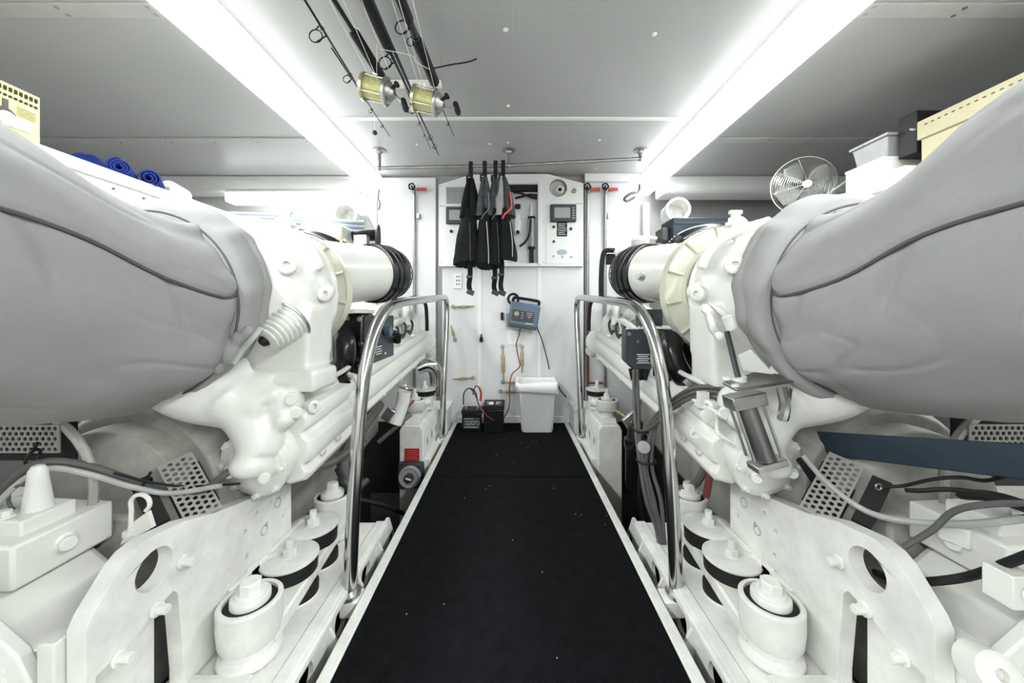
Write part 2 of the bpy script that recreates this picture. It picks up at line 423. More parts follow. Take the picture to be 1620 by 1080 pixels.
# ------------------------------------------------------------------ engine beds, brackets, mounts
def engine_bed(s):
    t = thing('engine_bed', 'white painted steel girder with round holes beside the %s walkway edge' % side_word(s), 'girder', (s*.7, 1.4, -.58))
    MB().box(.503, .80, -.3, 1.45, .004, .030).build('top_flange', 'white_bed', t, side=s, bevel=.006)
    MB().box(.515, .55, -.3, 1.45, .029, .035).build('edge_lip', 'white_bed', t, side=s, bevel=.003)
    web_holes = [circ(y, -.040, .036, 18, 1.15) for y in [.33+.185*k for k in range(6)]]
    MB().plate([(-.3, -.58), (1.45, -.58), (1.45, .005), (-.3, .005)], web_holes, .012, (.520, 0, 0), (0, 1, 0), (0, 0, 1)).build('web', 'white_bed', t, side=s)
    MB().box(.60, .62, -.3, 1.45, -.58, .0).build('inner_web', 'mesh_dark', t, side=s)  # near-black sheet, gives the web holes a shaded inside
    for y in (.44, .62, .81, .99, 1.18, 1.36):
        MB().prism([(.478, y, -.06), (.514, y, .01), (.514, y, -.5), (.478, y, -.5)], (0, .010, 0)).build('gusset', 'white_bed', t, side=s)
    MB().plate([(1.45, -.5), (1.45, .02), (1.50, .02), (1.66, -.25), (1.66, -.5)], [circ(1.53, -.10, .035, 16, 1.3)], .012, (.52, 0, 0), (0, 1, 0), (0, 0, 1)).build('end_gusset', 'white_bed', t, side=s)
    return t
engine_bed(-1); engine_bed(1)

def bracket(s):
    x = .755
    lab = 'thick white steel engine bracket plate with a round hole, %s engine' % side_word(s)
    t = thing('mounting_bracket', lab, 'bracket', (s*x, .9, .035))
    out = [(.615, .036), (.615, .33), (.625, .35), (.672, .405), (.69, .417), (.72, .424), (.80, .412), (.88, .385), (1.19, .315), (1.19, .036)]
    cut = [(.63, .05), (.63, .235), (.70, .245), (.745, .268), (.775, .275), (.785, .262), (.80, .08), (.80, .05)]
    holes = [circ(.735, .352, .040, 24), cut]
    for (py, pz, r) in ((.985, .275, .007), (1.03, .30, .007), (1.13, .27, .007), (.99, .205, .007), (1.09, .305, .006), (1.15, .225, .006), (1.07, .245, .007)):
        holes.append(circ(py, pz, r, 10))
    MB().plate(out, holes, .034, (x, 0, 0), (0, 1, 0), (0, 0, 1)).build('plate', 'white_bed', t, side=s, bevel=.003)
    MB().box(.785, .80, .62, .779, .036, .262).build('back_plate', 'white_bed', t, side=s)
    for (y, z) in ((.795, .325), (.735, .268), (.665, .235)):
        MB().bolt((x-.017, y, z), (-1, 0, 0), .010, .022).build('bolt', 'white_bed', t, side=s, bevel=.0015)
    for (y, z) in ((1.06, .235), (1.12, .285)):
        MB().torus((x-.017, y, z), (1, 0, 0), .014, .002, 18, 6).build('plug_ring', 'cable_light', t, side=s)
    MB().box(.722, .738, .92, 1.24, .036, .165).build('foot_rib', 'white_bed', t, side=s, bevel=.004)
    # lug behind the near corner
    MB().box(x+.02, x+.05, .60, .64, .22, .32).build('lug', 'white_bed', t, side=s, bevel=.003)
    return t
bracket(-1); bracket(1)

def mount_near(s):
    t = thing('engine_mount', 'white mount arm with two rubber discs and bolted bushings, near %s' % side_word(s), 'engine mount', (s*.66, 1.1, .035))
    yA, yB = .885, 1.36          # near and far bushings
    xa, xb = .650, .685
    ln = lambda y: xa+(xb-xa)*(y-yA)/(yB-yA)
    def bushing(x, y, r, zt, h):
        b = MB()
        prof = [(0, r*.86), (.01, r*.95), (h*.5, r), (h-.004, r), (h, r-.004), (h, r*.82), (h-.02, r*.82), (h-.02, r*.5)]
        b.lathe((x, y, zt-h), (0, 0, 1), prof, 40)
        o = b.build('bushing', 'white_cast', t, side=s, bevel=.0015)
        MB().lathe((x, y, zt-.03), (0, 0, 1), [(0, r*.81), (.020, r*.81), (.024, r*.77), (.024, r*.4)], 36).build('rubber_ring', 'black', o, side=s)
        b = MB().lathe((x, y, zt-.01), (0, 0, 1), [(0, r*.62), (.018, r*.62), (.022, r*.58), (.022, r*.47), (.027, r*.47), (.030, r*.45)], 32)
        b.cyl((x, y, zt+.018), (x, y, zt+.042), r*.36, n=6)
        b.cyl((x, y, zt+.040), (x, y, zt+.044), r*.30, n=24)
        b.build('bolt', 'white_bed', o, side=s, bevel=.002)
        b = MB().lathe((x, y, .035), (0, 0, 1), [(0, r*1.0), (.012, r*.98), (.02, r*.82), (zt-h-.035+.004, r*.78)], 28)
        b.build('pedestal', 'white_bed', t, side=s, bevel=.003)
    bushing(xa, yA, .070, .172, .098)
    bushing(xb, yB, .066, .190, .10)
    MB().prism([(xa-.066, yA+.0, .062), (xa+.062, yA+.0, .062), (xb+.060, yB-.0, .068), (xb-.062, yB-.0, .068)], (0, 0, .040)).build('arm', 'white_bed', t, side=s, bevel=.006)
    for y, zd in ((1.070, .152), (1.215, .160)):
        xd = ln(y)+.004
        d = MB().lathe((xd, y, zd-.009), (0, 0, 1), [(0, .076), (.002, .079), (.007, .079), (.009, .076), (.011, .035)], 40)
        o = d.build('disc', 'white_bed', t, side=s)
        MB().lathe((xd, y, .100), (0, 0, 1), [(0, .070), (.004, .075), (zd-.009-.104, .076), (zd-.009-.100, .074)], 40).build('rubber_pad', 'black', o, side=s)
        b = MB().cyl((xd, y, zd), (xd, y, zd+.004), .024, n=20); b.cyl((xd, y, zd+.002), (xd, y, zd+.023), .020, n=6); b.cyl((xd, y, zd+.02), (xd, y, zd+.048), .0115, n=16)
        b.build('bolt', 'white_bed', o, side=s, bevel=.0012)
        MB().lathe((xd-.024, y+.0, .036), (0, 0, 1), [(0, .054), (.003, .057), (.026, .057), (.030, .055)], 32).build('lower_rubber', 'black', t, side=s)
        MB().cyl((xd-.020, y, .030), (xd-.020, y, .038), .062, n=32).build('lower_pad', 'white_bed', t, side=s, bevel=.002)
    MB().box(.722, .736, .985, 1.02, .10, .17).build('stop_lug', 'white_bed', t, side=s, bevel=.002)
    MB().bolt((.742, 1.06, .150), (-1, 0, .2), .012, .03).build('side_bolt', 'white_bed', t, side=s)
    MB().box(xa-.05, xa+.09, yA-.17, yA-.06, .035, .042).build('foot_plate', 'white_bed', t, side=s, bevel=.002)
mount_near(-1); mount_near(1)

def mount_far(s):
    t = thing('engine_mount', 'tall white steel mount box with slotted side at the far %s of the walkway' % side_word(s), 'engine mount', (s*.60, 2.35, -.45))
    slots = [[(y-.012, .03), (y+.012, .03), (y+.012, .11), (y, .125), (y-.012, .11)] for y in (2.27, 2.42, 2.55)]
    slots = [circ(y, .07, .012, 10, 2.6) for y in (2.25, 2.38, 2.52)]
    # front face and tapering body
    MB().prism([(.535, 2.16, -.45), (.68, 2.16, -.45), (.68, 2.16, .17), (.665, 2.16, .20), (.555, 2.16, .20), (.535, 2.16, .17)], (0, .48, 0)).build('box', 'white_bed', t, side=s, bevel=.006)
    for y in (2.27, 2.40, 2.52):
        MB().lathe((.537, y, .07), (-1, 0, 0), [(0, .010), (.0025, .010)], 12, sq=2.6).build('slot', 'mesh_dark', t, side=s)
    MB().box(.50, .54, 2.20, 2.60, -.45, -.02).build('side_plate', 'white_bed', t, side=s, bevel=.004)
    MB().prism([(.565, 2.19, .20), (.66, 2.19, .20), (.655, 2.20, .235), (.57, 2.20, .235)], (0, .30, 0)).build('cap', 'white_bed', t, side=s, bevel=.004)
    x, y = .615, 2.26
    b = MB().lathe((x, y, .235), (0, 0, 1), [(0, .04), (.03, .045), (.035, .062), (.045, .070), (.10, .072), (.104, .068), (.104, .056), (.09, .054)], 32)
    b.cyl((x-.02, y+.02, .30), (x-.09, y+.05, .31), .028, n=16)
    o = b.build('bushing', 'white_cast', t, side=s, bevel=.002)
    MB().lathe((x, y, .318), (0, 0, 1), [(0, .055), (.016, .055), (.018, .03)], 28).build('rubber_ring', 'black', o, side=s)
    b = MB().cyl((x, y, .33), (x, y, .35), .038, n=24); b.cyl((x, y, .35), (x, y, .375), .022, n=6); b.cyl((x, y, .37), (x, y, .40), .012, n=14)
    b.build('bolt', 'white_bed', o, side=s, bevel=.0015)
    x, y = .60, 2.46
    o = MB().lathe((x, y, .355), (0, 0, 1), [(0, .075), (.01, .077), (.014, .03)], 32).build('disc', 'white_bed', t, side=s)
    MB().lathe((x, y, .322), (0, 0, 1), [(0, .068), (.033, .07)], 28).build('rubber_pad', 'black', o, side=s)
    b = MB().cyl((x, y, .365), (x, y, .385), .02, n=6); b.cyl((x, y, .38), (x, y, .42), .012, n=14); b.build('bolt', 'white_bed', o, side=s)
    MB().cyl((x, y, .23), (x, y, .325), .06, n=24).build('lower_pad', 'white_bed', t, side=s)
mount_far(-1); mount_far(1)

# ------------------------------------------------------------------ engines
def ring_xz(y, xc, zc, rx, rz, n): return [Vector((xc-rx*math.cos(2*PI*k/n), y, zc+rz*math.sin(2*PI*k/n))) for k in range(n)]

def engine(s):
    W = side_word(s)
    t = thing('marine_engine', 'large white painted marine diesel engine on the %s side of the walkway' % W, 'engine', (s*.95, 1.8, -.1))
    B = lambda mb, name, m, **k: mb.build(name, m, k.pop('parent', t), side=s, **k)
    sl = .101                                    # shaft slope of the engine
    zt = lambda y: .646+(y-1.6)*sl
    # block and sump
    def tilt_box(x0, x1, y0, y1, a, b): # heights a,b are relative to zt
        return MB().add([(x, y, zt(y)+h) for x in (x0, x1) for y in (y0, y1) for h in (a, b)],
                        [(0, 1, 3, 2), (4, 6, 7, 5), (0, 4, 5, 1), (2, 3, 7, 6), (0, 2, 6, 4), (1, 5, 7, 3)])
    B(tilt_box(.80, 1.35, 1.12, 2.62, -.34, .02), 'engine_block', 'white_cast', bevel=.02)
    B(tilt_box(.92, 1.25, 1.15, 2.5, -.70, -.34), 'oil_pan', 'aged_shaded_white', bevel=.04)  # darker colour stands in for the shade below the block
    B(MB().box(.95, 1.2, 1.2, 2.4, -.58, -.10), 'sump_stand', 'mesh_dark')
    # long ribbed cover along the inboard side
    sec = [(.14, .06), (.05, .045), (.035, .02), (.012, .012), (0, -.010), (.002, -.035), (.018, -.048), (.012, -.062), (-.006, -.075), (-.010, -.105), (-.004, -.130), (.014, -.142),
           (.010, -.155), (.002, -.168), (.012, -.188), (.06, -.20), (.2, -.16), (.2, .06)]
    y0, y1 = 1.42, 2.60
    rings = []
    for k, y in enumerate((y0, y0+.015, 2.0, y1-.015, y1)):
        g = .93 if k in (0, 4) else 1
        rings.append([Vector((.615+(1-g)*.1+x*g, y, zt(y)-.06+(z+.06)*g)) for x, z in sec])
    B(MB().loft(rings), 'exhaust_manifold', 'white', smooth=60, bevel=.003)
    rings = []
    for k, y in enumerate((1.05, 1.065, 1.30, 1.375, 1.39)):
        g = .92 if k in (0, 4) else 1
        rings.append([Vector((.60+(1-g)*.1+x*g*1.02, y, zt(y)-.075+(z+.06)*g*1.05)) for x, z in sec])
    B(MB().loft(rings), 'exhaust_manifold', 'white', smooth=60, bevel=.003)
    # joint flange between
    m = MB(); yj = 1.405
    m.loft([[Vector((.605+x*1.05, y, zt(y)-.065+(z+.06)*1.08)) for x, z in sec] for y in (yj-.01, yj+.01)])
    B(m, 'joint_flange', 'white_cast', bevel=.002)
    m = MB()
    for y in (1.46, 1.72, 1.98, 2.24, 2.5):
        for dz in (.035, -.165):
            m.bolt((.625, y, zt(y)+dz-.005), (-1, 0, .3), .009, .014)
    B(m, 'cover_bolts', 'white_cast')
    m = MB().cyl((.64, 2.60, zt(2.6)-.07), (.64, 2.63, zt(2.6)-.07), .085, n=28)
    m.cyl((.64, 2.63, zt(2.6)-.1), (.60, 2.68, zt(2.6)-.16), .05, .045)
    B(m, 'end_cover', 'white_cast', bevel=.003)
    # heat exchanger barrel near the camera
    a = Vector((.725, .975, .450)); b = Vector((.695, 1.38, .535)); d = b-a; L = d.length
    m = MB().lathe(a, d, [(0, .055), (.012, .080), (.02, .098), (.05, .098), (.055, .086), (.09, .090), (.20, .100), (L-.05, .102), (L-.04, .112), (L, .112)], 36)
    hx = B(m, 'heat_exchanger', 'white_cast', smooth=30, bevel=.003)
    m = MB()
    for k in range(8):
        an = 2*PI*k/8
        ax, u, v = m.frame(d); p = a+ax*.018+u*.088*math.cos(an)+v*.088*math.sin(an)
        m.bolt(p, -ax, .008, .012)
    B(m, 'flange_bolts', 'white_cast', parent=hx)
    # cast water elbow under the blanket
    m = MB()
    m.tube([(.96, .93, .70), (.88, .96, .665), (.79, 1.0, .645), (.70, 1.03, .625)], lambda q: .040+.045*math.sin(min(1, q*1.3)*PI/2), n=18)
    m.tube([(.79, .98, .66), (.74, 1.0, .60), (.70, .99, .53), (.695, .975, .49)], lambda q: .074-.020*q, n=18)
    m.ell((.655, 1.03, .625), (.045, .06, .05)); m.ell((.665, .99, .655), (.032, .03, .03)); m.ell((.64, 1.0, .585), (.03, .035, .03))
    m.ell((.705, .955, .475), (.05, .045, .035)); m.cyl((.775, .965, .735), (.80, 1.0, .70), .055)
    m.prism([(.655, .955, .43), (.76, .955, .445), (.77, .955, .50), (.70, .955, .52), (.65, .955, .48)], (0, .05, 0))
    el = B(m, 'water_elbow', 'white', remesh=.0075)
    m = MB()
    for p, r in (((.622, 1.0, .64), .014), ((.613, 1.01, .60), .013), ((.665, .955, .44), .011), ((.755, .95, .455), .011), ((.70, .955, .515), .010)):
        m.lathe(p, (-.7, -1, 0), [(-.02, r*1.3), (.004, r*1.3), (.006, r), (.014, r), (.014, r*.3)], 14)
    B(m, 'boss', 'white_cast', parent=el)
    # turbo housing (big smooth casting), coaxial with the blanket
    xc, zc = (.845, .945)
    k0 = 1.0 if s < 0 else .93
    m = MB()
    m.lathe((xc, 1.0, zc), (0, 1, 0), [(0, .17), (.03, .205*k0), (.08, .235*k0), (.16, .248*k0), (.22, .246*k0), (.255, .225*k0), (.27, .20)], 40)
    m.tube([(.75, 1.13, 1.10), (.735, 1.14, 1.16), (.73, 1.15, 1.175)], .03, n=16)
    m.tube([(.98, .98, 1.16), (.90, 1.04, 1.15), (.84, 1.12, 1.14)], .045, n=16)
    m.prism([(.61, 1.06, .66), (.82, 1.06, .66), (.85, 1.06, .92), (.60, 1.06, .90)], (0, .14, 0))
    if s < 0:
        m.prism([(.575, 1.04, .648), (.80, 1.04, .648), (.80, 1.04, .715), (.575, 1.04, .715)], (0, .14, 0))
    m.ell((.66, 1.06, 1.02), (.035, .04, .04)); m.ell((.61, 1.16, .955), (.035, .03, .03))
    m.torus((xc, 1.215, zc), (0, 1, 0), .244*k0, .012, 48, 8)
    m.tube([(.60, 1.12, 1.02), (.62, 1.10, 1.08), (.68, 1.08, 1.13), (.78, 1.06, 1.16)], .016, n=12)
    th = B(m, 'turbo_housing', 'white', remesh=.008)
    m = MB()
    m.lathe((.645, 1.02, 1.02), (-.5, -1, .1), [(0, .028), (.012, .026), (.016, .020), (.016, .010), (.004, .010)], 20)
    m.lathe((.60, 1.13, .945), (-1, -.7, 0), [(-.02, .026), (.014, .024), (.018, .018), (.018, .009), (.008, .009)], 20)
    m.lathe((.79, 1.03, .695), (-.3, -1, 0), [(-.01, .026), (.02, .026), (.024, .02), (.024, .009), (.012, .009)], 20)
    B(m, 'port_boss', 'white_cast', parent=th, bevel=.001)
    m = MB().lathe((.73, 1.15, 1.165), (0, 0, 1), [(0, .034), (.012, .034), (.014, .024), (.028, .024)], 6); m.cyl((.73, 1.15, 1.19), (.73, 1.15, 1.21), .014, n=10)
    m.box(.71, .75, 1.143, 1.157, 1.205, 1.217)
    B(m, 'pipe_fitting', 'white_cast', parent=th, bevel=.002)
    for (x, y, z) in ((.598, 1.075, .60), (.60, 1.33, .50), (.612, 1.09, .47)):
        m = MB().lathe((x, y, z), (-1, -.5, .1), [(-.02, .022), (.004, .020), (.006, .016), (.006, .008), (-.006, .008)], 18)
        B(m, 'lug', 'white_cast', bevel=.001)
    for y, z in ((1.14, .44), (1.24, .45)):
        B(MB().bolt((.617, y, z), (-1, 0, -.3), .010, .016), 'manifold_bolt', 'white_cast')
    B(MB().tube([(.63, 1.10, .655), (.612, 1.16, .662), (.612, 1.30, .675), (.63, 1.40, .69), (.66, 1.46, .74)], .009), 'return_pipe', 'white_cast')
    # cream ring
    R = .218 if s < 0 else .238; xr = .815 if s < 0 else .80; zr = .965
    m = MB().lathe((xr, 1.27, zr), (0, 1, 0), [(.0, R*.70), (-.004, R*.74), (.012, R*.76), (.02, R*.80), (.028, R*.985), (.020, R), (.060, R+.004), (.075, R*.95), (.075, R*.7), (.0, R*.70)], 56)
    ring = B(m, 'intake_ring', 'cream', smooth=30, bevel=.0015)
    for k in range(12):
        an = 2*PI*k/12+.2; c, q = math.cos(an), math.sin(an)
        p0 = Vector((xr+c*R*.76, 1.285, zr+q*R*.76)); p1 = Vector((xr+c*R*.99, 1.292, zr+q*R*.99))
        B(MB().tube([p0, p1], .006, n=6, sub=1), 'rib', 'cream', parent=ring)
    # black trunk arcing over behind the ring
    B(MB().torus((xr+.02, 1.42, zr-.01), (0, 1, 0), R*1.08, .032, 32, 12, (PI*1.32, PI*1.75)), 'air_trunk', 'black_gloss')
    # air filter
    a = Vector((.735, 1.33, 1.035)); b = Vector((.605, 1.82, 1.088)); d = (b-a); L = d.length
    R2 = .125
    m = MB().lathe(a, d, [(0, R2*.92), (.01, R2), (L*.62, R2), (L*.64, R2*1.02)], 40)
    af = B(m, 'air_filter', 'white', smooth=40)
    for q, rr in ((.66, 1.09), (.73, 1.13), (.80, 1.13)):
        B(MB().lathe(a, d, [(L*(q-.035), R2), (L*(q-.025), R2*rr), (L*(q+.025), R2*rr), (L*(q+.035), R2)], 40), 'filter_band', 'black_gloss', parent=af)
    m = MB().lathe(a, d, [(L*.83, R2*1.0), (L*.84, R2*1.02), (L*.92, R2*1.0)], 32)
    B(m, 'filter_neck', 'darkgrey', parent=af)
    ax, u, v = m.frame(d); m = MB()
    for k in range(9):                          # domed mesh end of the filter
        tt = L*.92+.085*math.sin(k/8*PI/2); rr = R2*.98*math.cos(k/8*PI/2)+.004
        m.torus(a+ax*tt, d, rr, .0022, 28, 4)
    for k in range(24):
        an = 2*PI*k/24
        m.tube([a+ax*(L*.92+.085*math.sin(j/5*PI/2))+(u*math.cos(an)+v*math.sin(an))*R2*.98*math.cos(j/5*PI/2) for j in range(6)], .0018, n=4, sub=1)
    m.lathe(a, d, [(L*.90, R2*.9), (L*.92, R2*.9), (L*.99, R2*.7)], 24)
    B(m, 'filter_mesh', 'cable', parent=af)
    if s > 0:
        p = lt(1616-1015, 438, 1.38); B(MB().bolt((p.x, p.y, p.z), (-1, -.6, .1), .012, .02), 'filter_stud', 'steel_dull', parent=af)
    # lower grille of the front of the engine: castings above manifold
    m = MB()
    m.box(.70, 1.2, 1.5, 2.55, .68, .80)
    m.ell((.74, 2.42, .88), (.07, .10, .08)); m.ell((.80, 2.2, .86), (.10, .12, .08)); m.ell((.70, 2.50, .80), (.06, .08, .09))
    m.cyl((.68, 2.3, .80), (.70, 2.36, .97), .03); m.cyl((.75, 2.1, .82), (.74, 2.1, .93), .04)
    m.tube([(.69, 1.9, .78), (.68, 2.1, .83), (.70, 2.3, .84), (.72, 2.5, .9)], .022)
    B(m, 'top_casting', 'white_cast', remesh=.009)
    random.seed(11+s)
    for k in range(7):                           # injector pipes and clips
        y = 1.62+.13*k; x = .69+random.uniform(-.02, .01); z = zt(y)+.075
        m = MB().tube([(x, y, z), (x-.005, y+.02, z+.05), (x+.03, y+.05, z+.09), (x+.08, y+.05, z+.08)], .006, n=6)
        m.bolt((x, y, z-.012), (0, 0, 1), .011, .02)
        B(m, 'injector_pipe', 'steel_dull' if k % 2 else 'white_cast')
    m = MB()
    for k in range(5):
        y = 1.70+.15*k
        m.tube([(.67, y, zt(y)+.03), (.655, y+.03, zt(y)+.05), (.66, y+.07, zt(y)+.11), (.72, y+.1, zt(y)+.15)], .008, n=6)
        m.box(.655, .69, y-.01, y+.02, zt(y)+.02, zt(y)+.06)
    B(m, 'sensor_wiring', 'darkgrey', bevel=.002)
    # black hose loop by the front
    x0 = .64 if s < 0 else .60
    B(MB().tube([(.72, 2.52, .995), (x0+.03, 2.54, 1.0), (x0-.02, 2.56, .96), (x0-.03, 2.57, .86), (x0-.03, 2.58, .76)], .013, n=10), 'hose_loop', 'black')
    # rear (near) cast bell housing, partly under the blanket, with perforated guards
    m = MB()
    m.lathe((1.06, .98, .36), (0, 1, 0), [(0, .25), (.03, .27), (.14, .275), (.16, .25)], 48)
    B(m, 'bell_housing', 'aged_shaded_white', bevel=.004)
    B(MB().lathe((1.06, .90, .36), (0, 1, 0), [(0, .18), (.02, .215), (.06, .22), (.09, .22)], 40), 'coupling', 'aged_shaded_white', bevel=.003)
    # distinctive fittings of the black air intake + electronics
    m = MB()
    if s < 0:
        p = lt(555, 560, 1.38)
        m.obox((.66, 1.48, .76), (.13, .10, .25)); m.obox((.70, 1.58, .78), (.10, .20, .22))
        B(m, 'throttle_body', 'black_gloss', bevel=.012)
        m = MB().tube([(.66, 1.40, .80), (.635, 1.36, .76), (.64, 1.36, .70), (.68, 1.38, .66)], .038, n=16)
        B(m, 'intake_elbow', 'black_gloss')
        m = MB()
        for dx, dz in ((-.05, .10), (0, .105), (.05, .10), (-.055, 0), (-.05, -.09), (.05, -.09)): m.bolt((.66+dx, 1.43, .76+dz), (0, -1, 0), .007, .008)
        B(m, 'intake_bolts', 'steel_dull')
        B(MB().prism([(.60, 1.36, .885), (.74, 1.36, .875), (.74, 1.36, .89), (.60, 1.36, .90)], (0, .2, 0)), 'cover_rail', 'white_cast')
        bx = B(MB().obox((.645, 1.68, .77), (.07, .34, .21)), 'control_box', 'grey_box', bevel=.006)
        B(MB().obox((.607, 1.62, .715), (.004, .10, .05)), 'label_plate', 'darkgrey', parent=bx)
        m = MB()
        for k in range(4): m.obox((.604, 1.62, .732-.011*k), (.003, .08-.02*(k % 2), .004))
        B(m, 'label_print', 'white_clean', parent=bx)
        m = MB()
        for k in range(7): m.lathe((.60, 1.70, .80), (-1, 0, 0), [(.004*k, .026 if k % 2 else .022), (.004*k+.003, .026 if k % 2 else .022)], 16)
        B(m, 'blue_connector', 'blue', parent=bx)
        B(MB().tube([(.60, 1.74, .79), (.57, 1.78, .78), (.58, 1.82, .74), (.62, 1.86, .76)], .014), 'connector_lead', 'black', parent=bx)
        m = MB().obox((.66, 1.42, .585), (.07, .05, .10)); m.tube([(.62, 1.35, .64), (.66, 1.33, .62), (.74, 1.30, .60), (.80, 1.28, .585)], .026)
        B(m, 'rubber_duct', 'black', bevel=.004)
    else:
        bx = B(MB().obox((.625, 1.60, .865), (.10, .07, .075)), 'control_box', 'grey_box', bevel=.006)
        B(MB().lathe((.61, 1.562, .87), (0, -1, 0), [(0, .015), (.006, .014), (.006, .008), (.001, .008)], 16), 'socket', 'black', parent=bx)
        p = at(1010, 548, 1.55)
        bx = B(MB().prism([(p.x-.06, p.y, p.z+.075), (p.x+.055, p.y, p.z+.075), (p.x+.055, p.y, p.z-.10), (p.x-.02, p.y, p.z-.10), (p.x-.06, p.y, p.z-.06)], (0, .05, 0)), 'control_box', 'grey_box', bevel=.005)
        m = MB()
        for k in range(5): m.obox((p.x+.02, p.y-.002, p.z-.035-.009*k), (.055-.012*(k % 2), .003, .004))
        B(m, 'label_print', 'white_clean', parent=bx)
        m = MB()
        for q in ((0, .02), (.045, .05), (-.04, .055), (.03, .065)):
            m.bolt((p.x+q[0], p.y, p.z+q[1]), (0, -1, 0), .006, .006)
        B(m, 'box_screws', 'steel_dull', parent=bx)
        m = MB()
        for dx in (-.03, 0, .03): m.cyl((p.x+dx+.01, p.y+.02, p.z-.10), (p.x+dx*.8+.01, p.y+.02, p.z-.15), .017, .012, n=10)
        B(m, 'plug_boots', 'black', parent=bx)
        # black intake bulk behind the rail
        m = MB().obox((.66, 1.42, .72), (.14, .12, .20)); m.tube([(.62, 1.35, .80), (.60, 1.32, .74), (.63, 1.31, .66), (.70, 1.32, .60)], .04, n=16)
        m.tube([(.75, 1.30, .78), (.72, 1.27, .70), (.74, 1.25, .62)], .035, n=14)
        B(m, 'air_intake', 'black_gloss', bevel=.01)
        # strut from ring down
        m = MB().cyl(lt(1616-1150, 548, 1.2), lt(1616-1085, 608, 1.25), .014); m.lathe(lt(1616-1135, 562, 1.2), lt(1616-1085, 608, 1.25)-lt(1616-1135, 562, 1.2), [(0, .02), (.03, .02)], 12)
        B(m, 'drain_pipe', 'aged_shaded_white')
    # grey side pipes on top of the far engine
    m = MB()
    for k in range(2):
        m.tube([(.80+.04*k, 1.7, 1.01+.03*k), (.78+.04*k, 2.0, 1.03+.03*k), (.78+.03*k, 2.4, 1.06)], .018)
    B(m, 'fuel_pipe', 'white_cast')
    return t
engL = engine(-1); engR = engine(1)

# left: bellows boot
m = MB(); a = lt(428, 532, 1.0); b = lt(462, 506, 1.06); d = (b-a); prof = []
L = .10
for k in range(7):
    r = .030+.0032*k
    prof += [(L*k/7, r), (L*(k+.35)/7, r+.008), (L*(k+.7)/7, r+.008), (L*(k+.95)/7, r)]
m.lathe(a-d.normalized()*.02, d, prof, 28)
bl = m.build('bellows', 'white_cast', engL, side=-1, smooth=50)
MB().lathe(a-d.normalized()*.03, d, [(0, .012), (.012, .018), (.013, .018)], 16).build('rod_end', 'black', bl, side=-1)
MB().torus(a+d.normalized()*.075, d, .062, .004, 28, 6).build('clamp_band', 'steel_dull', bl, side=-1)
MB().prism([lt(440, 492, 1.02), lt(466, 485, 1.08), lt(466, 500, 1.08), lt(452, 510, 1.04)], (0, .01, .0)).build('bellows_bracket', 'white_cast', engL, side=-1)

